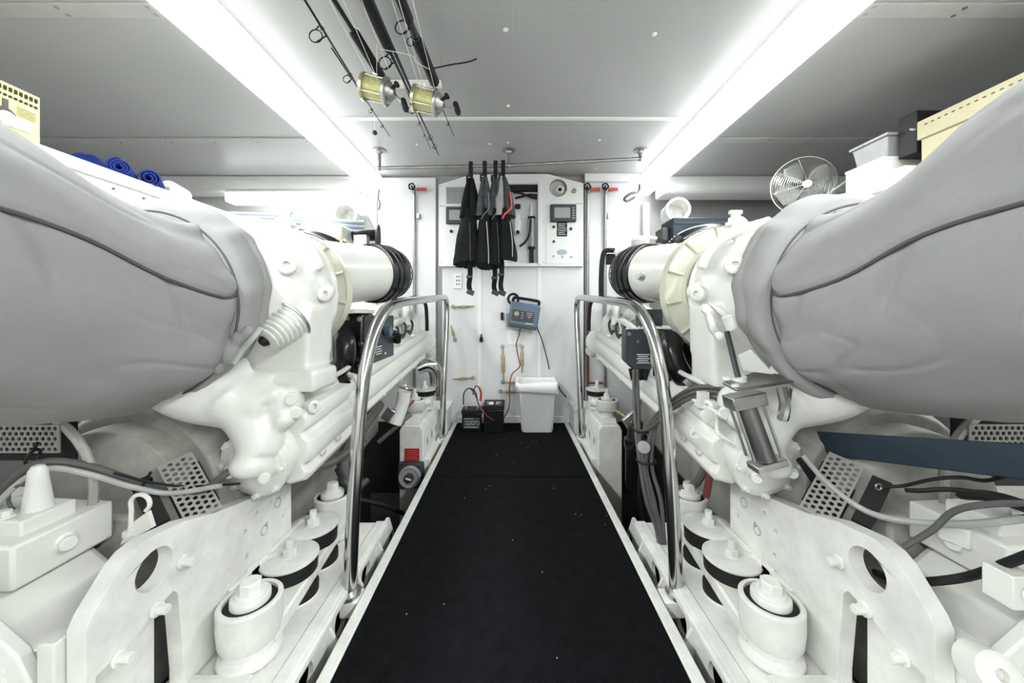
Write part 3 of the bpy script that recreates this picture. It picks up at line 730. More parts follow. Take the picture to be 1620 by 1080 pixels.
# ------------------------------------------------------------------ insulation blankets
def blanket(s):
    right = s > 0
    t = thing('insulation_blanket', 'big padded grey fabric exhaust blanket on the %s engine near the camera' % side_word(s), 'insulation', (s*.95, .5, .68))
    keys = [(-.25, .99, .985, .30, .275), (.0, 1.0, .985, .31, .28), (.25, 1.0, .985, .298, .280), (.45, .995, .985, .292, .280), (.58, .985, .965, .286, .272), (.70, .972, .922, .278, .260), (.80, .96, .898, .268, .253), (.87, .950, .890, .256, .250), (.905, .938, .900, .238, .243)]
    if right: keys = [(y, x-.022, z+(.022 if y < .65 else .014), rx*1.04, rz*(1.12 if y < .5 else 1.08 if y < .65 else 1.02)) for y, x, z, rx, rz in keys]
    n = 300
    def lerp(y, K):
        for i in range(len(K)-1):
            if K[i][0] <= y <= K[i+1][0]:
                h = K[i+1][0]-K[i][0]; f = (y-K[i][0])/h; o = []
                for j in range(1, 5):      # cubic through the keys
                    sl = lambda q: (K[min(q+1, len(K)-1)][j]-K[max(q-1, 0)][j])/(K[min(q+1, len(K)-1)][0]-K[max(q-1, 0)][0])
                    m0, m1 = sl(i)*h, sl(i+1)*h
                    o.append((2*f**3-3*f*f+1)*K[i][j]+(f**3-2*f*f+f)*m0+(3*f*f-2*f**3)*K[i+1][j]+(f**3-f*f)*m1)
                return o
        return K[-1][1:]
    seam_ang = lambda y: (lambda q: (.085-.02*q if right else .12+.06*q))(max(0, .905-y)/.5)
    def disp(y, a, cuff=False):
        # a measured from the inboard direction, positive up
        p = Vector((y*2.2, a*1.2, 3.1*s))
        d = .011*noise.noise(p)+.004*noise.noise(p*2.7)
        pr = Vector((y*5+a*1.5, a*3-y*2, 7.7*s)); rd = 1-abs(noise.noise(pr))*2
        d -= .005*max(0, rd-.72)/.28*(.5+.5*noise.noise(Vector((y*3, a*2, 1.3))))
        q = max(0, 1-(.905-y)/.22)
        # gathers that run away from the strap
        d += .009*q*q*math.sin(a*8+1.5*noise.noise(Vector((a*2, 0, s)))*2)
        # folds sagging from the seam
        g = math.exp(-((a-seam_ang(y)+.20)/.20)**2)*(a < seam_ang(y))
        d -= .011*g*max(0, math.sin(y*30+4*a+2*s))**6
        sd = abs(a-seam_ang(y)); d -= .006*math.exp(-(sd/.035)**2)
        sd2 = abs(a-1.15-.35*(.9-y)); d -= .014*math.exp(-(sd2/.05)**2)
        return d
    rings = []; ys = [-.25+.025*k for k in range(20)]+[.25+.0075*k for k in range(88)]+[.905]
    for y in ys:
        xc, zc, rx, rz = lerp(y, keys); r = []
        for k in range(n):
            a = 2*PI*k/n; a2 = a if a < PI else a-2*PI
            dd = disp(y, a2)
            r.append(Vector((xc-(rx+dd)*math.cos(a), y, zc+(rz+dd)*math.sin(a))))
        rings.append(r)
    b = MB().loft(rings).build('padded_body', 'fabric', t, side=s, smooth=0)
    # seam cords lying in the grooves
    def cord(fn, y0, y1, m_='seam', rr=.0034):
        pts = []
        for k in range(40):
            y = y0+(y1-y0)*k/39; xc, zc, rx, rz = lerp(y, keys); a = fn(y); dd = disp(y, a)+.004
            pts.append(Vector((xc-(rx+dd)*math.cos(a), y, zc+(rz+dd)*math.sin(a))))
        return MB().tube(pts, rr, n=6, sub=1).build('seam', m_, t, side=s)
    cord(seam_ang, .1, .904)
    cord(lambda y: 1.15+.35*(.9-y), .1, .86)
    # cuff: strap band plus sleeve end
    ck = [(.905, .936, .918, .236, .248), (.912, .933, .920, .250, .258), (.925, .931, .925, .254, .260), (.965, .926, .94, .252, .256), (.972, .925, .945, .246, .252), (.978, .925, .95, .250, .254), (1.0, .92, .95, .244, .243), (1.03, .91, .95, .225, .225), (1.05, .905, .95, .19, .20), (1.055, .90, .95, .15, .16)]
    ck = [(y, x, z-.012, rx, rz) for y, x, z, rx, rz in ck]
    if right: ck = [(y+.0, x-.030, z+.005, rx*1.05, rz*1.06) for y, x, z, rx, rz in ck]
    rings = []
    for (y, xc, zc, rx, rz) in ck:
        r = []
        for k in range(n):
            a = 2*PI*k/n; dd = .005*noise.noise(Vector((math.cos(a)*3, y*9, math.sin(a)*3+s)))+.0035*math.sin(a*11+3*noise.noise(Vector((math.cos(a)*2, 0, math.sin(a)*2))))
            yy = y+.012*noise.noise(Vector((math.cos(a)*1.5, 5, math.sin(a)*1.5)))*(1 if y > .95 else 0)
            r.append(Vector((xc-(rx+dd)*math.cos(a), yy, zc+(rz+dd)*math.sin(a))))
        rings.append(r)
    MB().loft(rings).build('cuff', 'fabric', t, side=s, smooth=70)
    pts = []
    for k in range(81):
        a = 2*PI*k/80; xc, zc, rx, rz = lerp(.905, keys)
        pts.append(Vector((xc-(rx+.004)*math.cos(a), .906, zc+(rz+.002)*math.sin(a))))
    MB().tube(pts, .003, n=6, sub=1).build('draw_cord', 'seam', t, side=s)
    if not right:   # gathered tie at the underside of the cuff
        m = MB()
        for px, py, rr in ((352, 545, .022), (365, 560, .026), (345, 578, .02), (378, 535, .018), (392, 525, .016)):
            p = lt(px, py, .90); m.ell(p, (rr, rr*.8, rr*1.2), 10, 8)
        m.build('gathered_tie', 'fabric', t, side=s, remesh=.006)
        m = MB().tube([lt(370, 575, .88), lt(385, 552, .885), lt(400, 535, .89), (lt(412, 520, .92))], .007, n=6)
        m.build('tie_strap', 'cable_light', t, side=s)
    return t
blanket(-1); blanket(1)

# ------------------------------------------------------------------ gearboxes
def perf_patch(mb, O, U, V, nu, nv, sp, rh, th=.003):
    """hexagonally pierced sheet from O along U, V"""
    O = Vector(O); U = Vector(U).normalized(); V = Vector(V).normalized()
    holes = []
    for j in range(nv):
        for i in range(nu):
            holes.append(circ((i+.75+.5*(j % 2))*sp, (j+.7)*sp*.87, rh, 8))
    mb.plate([(0, 0), ((nu+1)*sp, 0), ((nu+1)*sp, (nv+.4)*sp*.87), (0, (nv+.4)*sp*.87)], holes, th, O, U, V); return mb

def gearbox(s):
    W = side_word(s)
    t = thing('gearbox', 'white cast marine gearbox low in the %s foreground, below the grey blanket' % W, 'gearbox', (s*1.05, .6, -.4))
    B = lambda mb, name, m, **k: mb.build(name, m, k.pop('parent', t), side=s, **k)
    # main case with sloping inboard shoulder
    m = MB().prism([(.83, .2, -.58), (.83, .2, .20), (.86, .2, .27), (.98, .2, .37), (1.48, .2, .40), (1.48, .2, -.58)], (0, .62, 0))
    B(m, 'gear_case', 'white', bevel=.02, seg=3)
    m = MB().prism([(.80, .60, -.4), (.80, .60, .22), (.84, .60, .30), (.96, .60, .405), (1.48, .60, .43), (1.48, .60, -.4)], (0, .022, 0))
    fl = B(m, 'case_flange', 'white', bevel=.004)
    m = MB()
    for (x, z) in ((.815, .0), (.815, .1), (.82, .20), (.855, .285), (.90, .335), (.95, .375), (1.05, .395), (1.15, .40)):
        m.bolt((x+.012, .60, z-.012), (0, -1, 0), .007, .010)
    B(m, 'flange_bolts', 'white', parent=fl)
    # raised ledge block with step, top plate
    m = MB().prism([(.93, .66, .36), (.93, .66, .445), (1.48, .66, .47), (1.48, .66, .36)], (0, .17, 0))
    B(m, 'top_block', 'white', bevel=.006)
    m = MB().prism([(.955, .69, .44), (.955, .69, .475), (1.48, .69, .50), (1.48, .69, .44)], (0, .09, 0))
    B(m, 'step_plate', 'white', bevel=.004)
    B(MB().lathe((.935, .74, .405), (-1, -.3, 0), [(-.01, .02), (.008, .02), (.012, .014), (.022, .014)], 20), 'round_plug', 'white', bevel=.002)
    m = MB()
    for y in (.34, .42, .50, .57):
        m.bolt((.915, y, .318), (-.6, 0, .75), .009, .012)
    B(m, 'case_bolts', 'white')
    for z in (.02, .16):
        B(MB().box(.815, .84, .2, .60, z, z+.018), 'cast_rib', 'white', bevel=.006)
    # dark recess and adapter behind
    B(MB().box(.90, 1.48, .84, 1.0, -.3, .40), 'adapter_housing', 'aged_shaded_white', bevel=.01)
    if s < 0:
        # lifting pillar
        c = lt(60, 800, .74)
        m = MB().lathe((c.x, c.y, .47), (0, 0, 1), [(0, .026), (.01, .022), (.07, .015), (.085, .014), (.094, .009), (.096, .004)], 20)
        B(m, 'pillar', 'white')
        B(MB().torus((c.x+.02, c.y-.01, .50), (0, 1, 0), .028, .003, 20, 6), 'wire_ring', 'cable')
        # hooked rod
        p = lt(205, 838, .80); q = lt(208, 800, .80); c = lt(222, 797, .80)
        m = MB().tube([p]+[lt(207+0.3*k, 830-8*k, .80) for k in range(4)]+[lt(222+15*math.cos(a), 796-14*math.sin(a), .80) for a in [PI-.1-.5*k for k in range(9)]], .0045, n=8)
        m.cyl(p-Vector((0, 0, .012)), p, .012, n=6)
        B(m, 'hook_rod', 'white')
        m = MB().prism([lt(190, 862, .80), lt(205, 830, .80), lt(232, 810, .80), lt(240, 835, .80)], (0, .01, 0)); B(m, 'hook_bracket', 'white')
    else:
        c = at(1515, 842, .74)
        B(MB().obox((c.x, c.y, c.z), (.046, .045, .040), Matrix.Rotation(.4, 3, 'Z')), 'square_cap', 'white', bevel=.004)
        c = at(1598, 925, .60); m = MB().obox(c, (.045, .04, .055)); m.lathe((c.x, c.y-.02, c.z), (0, -1, 0), [(0, .012), (.004, .012)], 14)
        B(m, 'corner_lug', 'white', bevel=.006)
        c = at(1578, 1065, .56); m = MB().lathe(c, (-.2, -1, .5), [(-.03, .035), (.004, .03), (.008, .02), (.008, .009), (-.002, .009)], 24); B(m, 'drain_boss', 'white')
    # perforated guards
    g = MB()
    if s < 0:
        O = lt(95, 716, .80); o2 = lt(0, 716, .80)
        perf_patch(g, (O.x, .80, O.z), (1, 0, 0), (0, 0, 1), 12, 5, .0135, .0048)
        B(g, 'perforated_guard', 'guard')
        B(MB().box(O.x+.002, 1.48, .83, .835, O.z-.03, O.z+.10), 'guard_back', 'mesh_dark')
        m = MB().torus((O.x+.13, .81, O.z-.09), (0, 1, 0), .195, .009, 40, 8)
        B(m, 'guard_rim', 'aged_shaded_white')
    else:
        O = at(1532, 707, .80)
        perf_patch(g, (O.x, .80, O.z), (1, 0, 0), (0, 0, 1), 12, 4, .0135, .0048)
        B(g, 'perforated_guard', 'guard')
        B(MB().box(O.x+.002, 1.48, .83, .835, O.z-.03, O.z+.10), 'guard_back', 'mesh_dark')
        m = MB().torus((O.x+.15, .81, O.z-.09), (0, 1, 0), .195, .009, 40, 8)
        B(m, 'guard_rim', 'aged_shaded_white')
    # slanted guard between gearbox and engine, with a black block for the shaded opening
    a = lt(245, 700, .96); b_ = lt(310, 800, .90); c = lt(340, 790, .90)
    U = (Vector((lt(345, 790, .92)-lt(285, 695, .96)))); V = Vector((1, -.25, .25))
    g = MB(); O = lt(352, 802, .90)
    Uv = (lt(296, 700, .96)-O); Vv = (lt(300, 815, .86)-O)
    Vv = (Vv-Uv.normalized()*Vv.dot(Uv.normalized()))
    perf_patch(g, O, Uv, Vv, 11, 5, .0150, .0050)
    B(g, 'perforated_guard', 'guard')
    n_ = Uv.normalized().cross(Vv.normalized()); n_ = n_ if n_.y > 0 else -n_
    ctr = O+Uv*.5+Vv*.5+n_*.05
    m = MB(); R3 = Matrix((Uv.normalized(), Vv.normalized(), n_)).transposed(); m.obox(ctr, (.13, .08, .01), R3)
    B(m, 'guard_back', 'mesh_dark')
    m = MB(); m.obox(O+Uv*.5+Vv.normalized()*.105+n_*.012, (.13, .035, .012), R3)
    B(m, 'slot_shade', 'mesh_dark')  # solid black block painted as the shade inside the opening
    # cover plates and small plugs on the case
    for k, (y, z) in enumerate(((.30, .05), (.42, .05), (.54, .05))):
        B(MB().bolt((.83, y, z), (-1, 0, 0), .009, .012), 'side_plug', 'white')
    cp = B(MB().box(.822, .832, .28, .52, .09, .17), 'cover_plate', 'white', bevel=.003)
    for y in (.30, .50):
        for z in (.105, .155): B(MB().bolt((.823, y, z), (-1, 0, 0), .006, .008), 'cover_bolt', 'white', parent=cp)
    for x in (1.0, 1.10, 1.22):
        B(MB().bolt((x, .70, .478), (0, 0, 1), .009, .012), 'step_bolt', 'white')
    B(MB().tube([(.97, .66, .40), (1.02, .655, .385), (1.12, .655, .40), (1.20, .66, .43)], .006), 'drain_pipe', 'aged_shaded_white')
    return t
gearbox(-1); gearbox(1)

# ------------------------------------------------------------------ hoses and cables beside the engines
def cable(name, label, cat, pts, r, m, group=None, n=8):
    return tag(MB().tube(pts, r, n=n).build(name, m), label, cat, group)
cable('cable', 'thick black cable arching along the left gearbox under the blanket', 'cable',
      [at(-40, 830, .72), at(10, 768, .74), at(60, 733, .76), at(130, 735, .80), at(200, 757, .84), at(260, 778, .88), at(320, 775, .9), at(362, 745, .93)], .009, 'cable')
cable('cable', 'pale grey cable lying against the thick black one on the left gearbox', 'cable',
      [at(-40, 842, .71), at(20, 772, .73), at(75, 741, .755), at(140, 750, .79), at(210, 770, .83), at(270, 780, .87), at(350, 768, .9)], .006, 'cable_light')
cable('cable', 'thin dark wire trailing from the left gearbox cable bunch toward the engine', 'cable',
      [at(180, 748, .80), at(240, 763, .85), at(300, 769, .9), at(380, 765, .93)], .003, 'black')
for px, py, Z, lb in ((52, 722, .765, 'black cable tie with long tail above the white pillar'), (232, 766, .86, 'black cable tie further along the left gearbox cable bunch')):
    m = MB(); p = at(px, py, Z); m.torus(p, (1, .3, -.3), .015, .003, 16, 6); m.tube([p+Vector((0, 0, .012)), p+Vector((.01, 0, .03))], .003)
    tag(m.build('cable_tie', 'black'), lb, 'cable tie')
cable('hose', 'grey hose running along the left engine below its ribbed cover', 'hose', [at(478, 748, 1.25), at(505, 738, 1.25), at(530, 728, 1.3), at(575, 695, 1.45)], .016, 'cable')
cable('hose', 'broad grey hose dropping behind the left handrail post', 'hose', [at(600, 640, 1.9), at(570, 680, 1.65), at(547, 715, 1.5), at(545, 745, 1.45), at(560, 790, 1.4)], .028, 'cable')
cable('hose', 'curled hose end beside the back bushing of the left mount', 'hose', [at(535, 742, 1.42), at(545, 760, 1.38), at(565, 770, 1.4), at(580, 760, 1.45)], .014, 'darkgrey')
# left far: chrome elbow, white pipe and dial switch
m = MB().tube([(-.66, 2.50, .50), (-.60, 2.52, .52), (-.55, 2.54, .49), (-.535, 2.55, .42), (-.535, 2.55, .30)], .05, n=18)
tag(m.build('exhaust_elbow', 'steel'), 'chrome bent exhaust pipe beyond the far left mount', 'pipe')
m = MB().tube([at(640, 618, 1.95), at(636, 640, 1.95), at(625, 670, 1.93)], .036, n=18)
pe = thing('white_hose', 'short white ribbed hose with steel clip left of the far mount', 'hose', at(632, 645, 1.95))
m.build('hose_body', 'white_pipe', pe); MB().torus(at(642, 612, 1.95), (.3, .1, 1), .038, .008).build('clip', 'steel', pe)
br = thing('angle_bracket', 'steel angle bracket with a red tipped lever beside the far left mount', 'bracket', at(620, 665, 1.9))
MB().tube([at(598, 700, 1.9), at(650, 655, 2.0)], .012, n=4, sub=1).build('arm', 'galv', br)
MB().obox(at(615, 655, 1.9), (.05, .03, .07), Matrix.Rotation(.6, 3, 'Y')).build('plate', 'steel_dull', br, bevel=.003)
MB().tube([at(640, 650, 1.98), at(655, 633, 2.02)], .007).build('lever_tip', 'rust', br)
ds = thing('rotary_switch', 'grey round rotary isolator switch on the far left mount box', 'switch', (-.635, 2.13, -.08))
p = at(651, 750, 2.13)
MB().obox((p.x, 2.125, p.z), (.15, .05, .15)).build('housing', 'darkgrey', ds, bevel=.01)
MB().lathe((p.x, 2.10, p.z), (0, -1, 0), [(0, .066), (.018, .064), (.02, .056), (.012, .05)], 32).build('dial_ring', 'grey_plastic', ds)
MB().lathe((p.x, 2.10, p.z), (0, -1, 0), [(0, .028), (.03, .026), (.032, .02)], 24).build('dial', 'darkgrey', ds)
MB().obox((p.x, 2.064, p.z), (.035, .006, .008), Matrix.Rotation(.3, 3, 'Y')).build('pointer', 'white_clean', ds)
tag(MB().obox(at(652, 719, 2.153), (.088, .006, .075)).build('warning_label', 'red', bevel=.001), 'small red warning label above the rotary switch', 'label')
m = MB()
p = at(652, 719, 2.148)
for k in range(5): m.obox((p.x, p.y, p.z+.024-.012*k), (.066-.014*(k % 2), .002, .003))
m.build('print', 'redpink', bpy.data.objects['warning_label'])
for k, (a, b_) in enumerate((((600, 770), (655, 810)), ((610, 815), (665, 790)))):
    cable('cable', ('dark cable sagging in the gap below the rotary switch', 'second dark cable crossing lower below the rotary switch')[k], 'cable', [at(a[0]-30, a[1]+20, 1.8), at(a[0]+10, a[1]+30, 1.85), at(b_[0], b_[1]+10, 2.0)], .011, 'black')

# right: cable bundle down from the control boxes
random.seed(5)
labs = ['outermost', 'second', 'third', 'fourth', 'innermost']
for k in range(5):
    dx = (k-2)*7
    dx = dx*.75+random.uniform(-3, 3)
    pts = [at(1003+k*5, 585, 1.53), at(1005+k*5+dx*.2, 630, 1.45), at(1014+dx*.7, 690, 1.36), at(1020+dx*.8, 730, 1.33), at(1032+dx*1.0, 790, 1.30), at(1042+dx*.5+random.uniform(-4, 4), 840, 1.30), at(1052+dx*.3, 905, 1.35)]
    if k > 1: pts = [at(1060+k*4, 640, 1.25), at(1034+k*2, 662, 1.32)]+pts[3:]
    cable('cable', labs[k]+' grey cable of the bundle dropping beside the right handrail post', 'cable', pts, .0072, 'cable', 'grey cables bundled behind the right handrail')
# a few more hoses in the dark gap behind
cable('hose', 'black hose dropping into the bilge beside the black strainer', 'hose', [at(1015, 740, 1.75), at(1012, 780, 1.75), at(1020, 830, 1.75)], .014, 'black')
tag(MB().torus(at(1022, 728, 1.33), (0, 0, 1), .034, .004, 20, 6).build('cable_tie', 'black'), 'lower black tie round the right vertical cable bundle', 'cable tie')
tag(MB().torus(at(1016, 680, 1.36), (0, 0, 1), .030, .004, 20, 6).build('cable_tie', 'black'), 'upper black tie round the right vertical cable bundle', 'cable tie')
for k in range(3):
    cable('cable', ['upper', 'middle', 'lower'][k]+' grey cable branching sideways across the right engine', 'cable',
          [at(1012, 690-k*3, 1.36), at(1035, 660+k*6, 1.30), at(1070, 628+k*7, 1.2), at(1105, 612+k*7, 1.12), at(1150, 617+k*7, 1.06), at(1165, 640, 1.05)], .007, 'cable', 'side branch cables on the right engine')
# black strainer bottle far right
b1 = thing('strainer', 'black ribbed strainer bottle behind the right cable bundle', 'strainer', at(1005, 760, 1.9))
p = at(1004, 700, 1.9); MB().lathe((p.x, p.y, p.z-.25), (0, 0, 1), [(0, .04), (.02, .048), (.22, .048), (.23, .055), (.27, .055), (.28, .04), (.33, .035)], 24).build('bowl', 'black_gloss', b1)
m = MB()
for k in range(4): m.torus((p.x, p.y, p.z-.02+.012*k), (0, 0, 1), .052, .003, 24, 6)
m.build('clamp', 'steel_dull', b1)
tag(MB().lathe(at(1018, 706, 1.32), (-.2, -1, 0), [(0, .022), (.012, .022), (.014, .014)], 24).build('round_cap', 'cable_light'), 'small grey knurled cap among the right cables', 'cap')
ab = thing('angle_bracket', 'bent steel bracket with brown lever beside the far right mount', 'bracket', at(1000, 650, 1.9))
MB().prism([at(985, 665, 1.9), at(997, 655, 1.9), at(1015, 640, 1.9), at(1012, 658, 1.9), at(995, 680, 1.9)], (0, .03, 0)).build('plate', 'steel_dull', ab, bevel=.003)
MB().tube([at(972, 648, 2.0), at(985, 656, 1.95), at(1000, 668, 1.9)], .008).build('lever', 'brass', ab)
cable('hose', 'dark red hose entering the back bushing bolt of the right mount', 'hose', [at(1118, 738, 1.26), at(1122, 752, 1.25), at(1117, 785, 1.26)], .012, mat('dark_red_hose', (.14, .035, .025), .5))
cable('hose', 'grey hose sloping down behind the right mount', 'hose', [at(1115, 740, 1.35), at(1100, 765, 1.35), at(1070, 775, 1.38)], .014, 'cable')
# right hydraulic actuator
ac = thing('hydraulic_actuator', 'steel hydraulic cylinder with tie rods bolted to the right engine', 'actuator', at(1200, 730, .92))
top = at(1178, 636, .92); bot = at(1212, 728, .90)
MB().cyl(top, bot, .023, n=24).build('barrel', mat('dark_steel_barrel', (.22, .22, .22), .3, .8), ac)
for dx, dy in ((-.036, -.01), (.036, -.01), (-.030, .03), (.030, .03)):
    MB().cyl(top+Vector((dx, dy, .01)), bot+Vector((dx, dy, 0)), .0035, n=8).build('tie_rod', 'steel_dull', ac)
MB().obox(top+Vector((0, 0, .006)), (.088, .05, .034), Matrix.Rotation(-.2, 3, 'Y')).build('top_block', 'steel_dull', ac, bevel=.003)
MB().obox(bot+Vector((.002, 0, -.008)), (.078, .045, .018), Matrix.Rotation(-.3, 3, 'Y')).build('bottom_block', 'steel_dull', ac, bevel=.003)
MB().prism([at(1143, 608, .90), at(1165, 620, .86), at(1215, 612, .86), at(1262, 605, .92), at(1235, 596, .96), at(1195, 592, .96)], (0, 0, .008)).build('mounting_arm', 'galv', ac, bevel=.002)
m = MB().cyl(at(1170, 606, .91), at(1168, 596, .91), .018, n=18); m.build('gland', 'white_cast', ac)
MB().cyl(at(1168, 598, .91), at(1150, 525, .98), .007, n=12).build('piston_rod', 'darkgrey', ac)
MB().tube([at(1236, 612, .88), at(1242, 640, .87), at(1238, 662, .87), at(1245, 615, .9)], .012).build('hydraulic_hose', 'steel', ac)
m = MB()
for px, py in ((1150, 606), (1163, 617)): m.lathe(at(px, py, .875)+Vector((0, 0, .009)), (0, 0, 1), [(0, .010), (.006, .009), (.006, .004), (0, .004)], 14)
m.build('bolt_eye', 'white_cast', ac)
lk = thing('lever_linkage', 'white pivoting lever arms on the right turbo above the hydraulic cylinder', 'linkage', at(1140, 530, .98))
MB().prism([at(1113, 482, .98), at(1120, 486, .98), at(1142, 530, .98), at(1134, 534, .98), at(1124, 522, .98)], (0, .015, 0)).build('lever_arm', 'white_cast', lk, bevel=.003)
MB().prism([at(1120, 478, .99), at(1148, 492, .99), at(1158, 505, .99), at(1142, 500, .99)], (0, .015, 0)).build('lever_arm', 'white_cast', lk, bevel=.003)
MB().cyl(at(1150, 500, .96), at(1158, 520, .96), .014, n=14).build('clevis', 'white_cast', lk)
m = MB().lathe(at(1115, 488, .965), (0, -1, 0), [(0, .012), (.008, .012), (.010, .007)], 12); m.lathe(at(1136, 531, .965), (0, -1, 0), [(0, .011), (.008, .011), (.010, .006)], 12)
m.build('pivot', 'white_cast', lk)
tag(MB().prism([at(1168, 562, .93), at(1188, 553, .93), at(1224, 592, .93), at(1176, 586, .93)], (0, .003, 0)).build('paper_tag', 'white_clean'), 'white printed tag hanging under the right blanket cuff', 'tag')
# small pipes on the right heat exchanger
pp = thing('coolant_pipes', 'pair of slim white pipes with clamps on the right heat exchanger', 'pipe', at(1110, 660, 1.1))
MB().tube([at(1090, 626, 1.16), at(1110, 640, 1.1), at(1138, 655, 1.02), at(1152, 662, 1.0)], .008).build('pipe', 'white_cast', pp)
MB().tube([at(1100, 640, 1.12), at(1120, 648, 1.06), at(1133, 662, 1.0), at(1136, 685, .98), at(1160, 700, .96)], .006).build('pipe', 'white_cast', pp)
m = MB(); m.obox(at(1112, 632, 1.09), (.03, .02, .05)); m.lathe(at(1117, 657, 1.0), (-.1, -1, 0), [(0, .018), (.01, .018), (.012, .01)], 18); m.lathe(at(1098, 685, 1.02), (-.3, -1, 0), [(0, .014), (.01, .014), (.01, .006), (.002, .006)], 16)
m.build('clamp', 'white_cast', pp, bevel=.001)
# blue strip and cables over the right gearbox
m = MB().prism([at(1300, 690, .98), at(1660, 716, .62), at(1660, 766, .62), at(1312, 722, .97)], (0, .02, .01))
tag(m.build('blue_channel', 'blue_dark', bevel=.004), 'long dark blue channel running over the right gearbox under the blanket', 'channel')
cable('cable', 'thick pale hose curving along the top of the right gearbox', 'cable', [at(1270, 720, .94), at(1310, 765, .90), at(1370, 808, .84), at(1440, 825, .78), at(1540, 828, .70), at(1660, 815, .62)], .007, 'cable_light')
cable('cable', 'grey hose rising diagonally over the right gearbox', 'cable', [at(1430, 865, .74), at(1475, 838, .72), at(1510, 808, .70), at(1570, 797, .66), at(1660, 797, .60)], .006, 'cable')
cable('cable', 'black ribbed cable passing through the hole of the right bracket plate', 'cable', [at(1385, 905, .80), at(1410, 915, .76), at(1460, 920, .70), at(1530, 912, .66), at(1600, 888, .60), at(1660, 865, .56)], .0075, 'black')
wt = thing('wire_lead', 'black wire lead with a ring terminal on the right gearbox', 'wire', at(1395, 770, .84))
MB().tube([at(1395, 770, .84), at(1430, 768, .82), at(1475, 758, .78), at(1520, 755, .75), at(1560, 760, .72), at(1610, 750, .68), at(1660, 760, .65)], .004).build('lead', 'black', wt)
MB().torus(at(1390, 770, .84), (0, 1, 0), .007, .002, 16, 6).build('ring_terminal', 'galv', wt)
cable('cable', 'short black lead with a moulded plug on the right gearbox', 'cable', [at(1433, 775, .80), at(1455, 776, .78), at(1500, 774, .75), at(1560, 780, .72)], .005, 'black')
m = MB().tube([at(1525, 782, .72), at(1570, 785, .68), at(1620, 800, .64), at(1660, 812, .6)], .02, flat=.5)
tag(m.build('rubber_sleeve', 'black'), 'wide black rubber sleeve at the right edge above the gearbox', 'sleeve')
cable('strap', 'black strut slanting behind the right bracket plate', 'strap', [at(1265, 725, .98), at(1290, 762, .96), at(1312, 800, .95)], .010, 'black')

# ------------------------------------------------------------------ shelves and what stands on them
def shelf(s):
    t = thing('side_shelf', 'long white side shelf with a screwed front board, %s wall' % side_word(s), 'shelf', (s*1.8, 1.0, .6))
    MB().box(1.50, 3.0, -1.2, 1.98, 1.385, 1.408).build('shelf_board', 'white_clean', t, side=s, bevel=.003)
    MB().box(1.495, 1.51, -1.2, 1.98, .6, 1.380).build('front_board', 'white_wall', t, side=s, bevel=.002)
    MB().box(1.50, 3.0, 1.96, 1.98, .6, 1.38).build('end_board', 'white_wall', t, side=s)
    MB().box(1.488, 1.50, -1.2, 1.98, 1.375, 1.418).build('edge_lip', 'white_clean', t, side=s, bevel=.002)
    m = MB()
    for k in range(14):
        y = .45+.11*k; m.cyl((1.495, y, 1.352), (1.490, y, 1.352), .0045, n=8)
    m.build('screws', 'cable', t, side=s)
shelf(-1); shelf(1)
# left: yellow product box
yb = thing('yellow_box', 'yellow cardboard box with punched holes and plug picture on the left shelf', 'box', (-1.65, .95, 1.41))
MB().box(1.55, 1.75, .72, 1.166, 1.409, 1.592).build('carton', 'yellow', yb, side=-1, bevel=.002)
m = MB()
for k in range(24):
    y = .88+.0118*k
    m.box(1.547, 1.5495, y, y+.0065, 1.568, 1.581)
    m.lathe((1.5495, y+.003, 1.553), (-1, 0, 0), [(0, .0042), (.0025, .0042)], 10)
m.build('punched_holes', 'black', yb, side=-1)
m = MB().lathe((1.5495, 1.085, 1.49), (-1, 0, 0), [(0, .026), (.003, .024)], 20); m.box(1.546, 1.5495, 1.078, 1.090, 1.51, 1.54)
m.build('printed_plug', 'darkgrey', yb, side=-1)
m = MB().box(1.5455, 1.549, 1.09, 1.14, 1.462, 1.495); m.lathe((1.5455, 1.088, 1.482), (-1, 0, 0), [(0, .022), (.002, .020)], 16)
m.build('printed_socket', 'white_clean', yb, side=-1)
m = MB()
for k in range(5): m.box(1.5475, 1.5495, 1.05, 1.075-.004*(k % 2), 1.53-.006*k, 1.532-.006*k); m.box(1.5475, 1.5495, 1.11, 1.155, 1.53-.006*k, 1.532-.006*k)
m.build('printed_lines', 'brass', yb, side=-1)
# blue cloth rolls
def cloth_roll(c, r, L, turns, label, m_, rot):
    mb = MB(); rings = []
    n = int(turns*18)
    d = Vector((math.cos(rot), math.sin(rot), 0)); u = Vector((0, 0, 1)); v = d.cross(u)
    for k in range(n+1):
        a = 2*PI*k/18; rr = r*(.3+.7*k/n)
        p = Vector(c)+(u*math.cos(a)+v*math.sin(a))*rr
        rings.append([p-d*L/2, p+d*L/2])
    vs = [q for r_ in rings for q in r_]; fs = [(2*i, 2*i+1, 2*i+3, 2*i+2) for i in range(n)]
    mb.add(vs, fs); o = mb.build('rolled_cloth', m_, smooth=0, weld=False)
    k = o.modifiers.new('t', 'SOLIDIFY'); k.thickness = r*.14
    return tag(o, label, 'cloth')
cloth_roll((-1.56, 1.43, 1.447), .038, .18, 3, 'blue cloth roll with visible coils on the left shelf', 'blue_cloth', 2.25)
cloth_roll((-1.55, 1.53, 1.447), .038, .16, 2.5, 'round ended dark blue cloth roll between the coiled roll and the white roll', 'blue_cloth', 2.25)
m = MB(); rings = []
for i in range(9):
    rings.append([Vector((-1.515+.012*i*0-.005*noise.noise(Vector((i, j*.7, 0))), 1.26+.013*i, 1.409+.040*abs(math.sin(j*.6+i*.35+.8))+.012)) + Vector((-.02*j, 0, 0)) for j in range(9)])
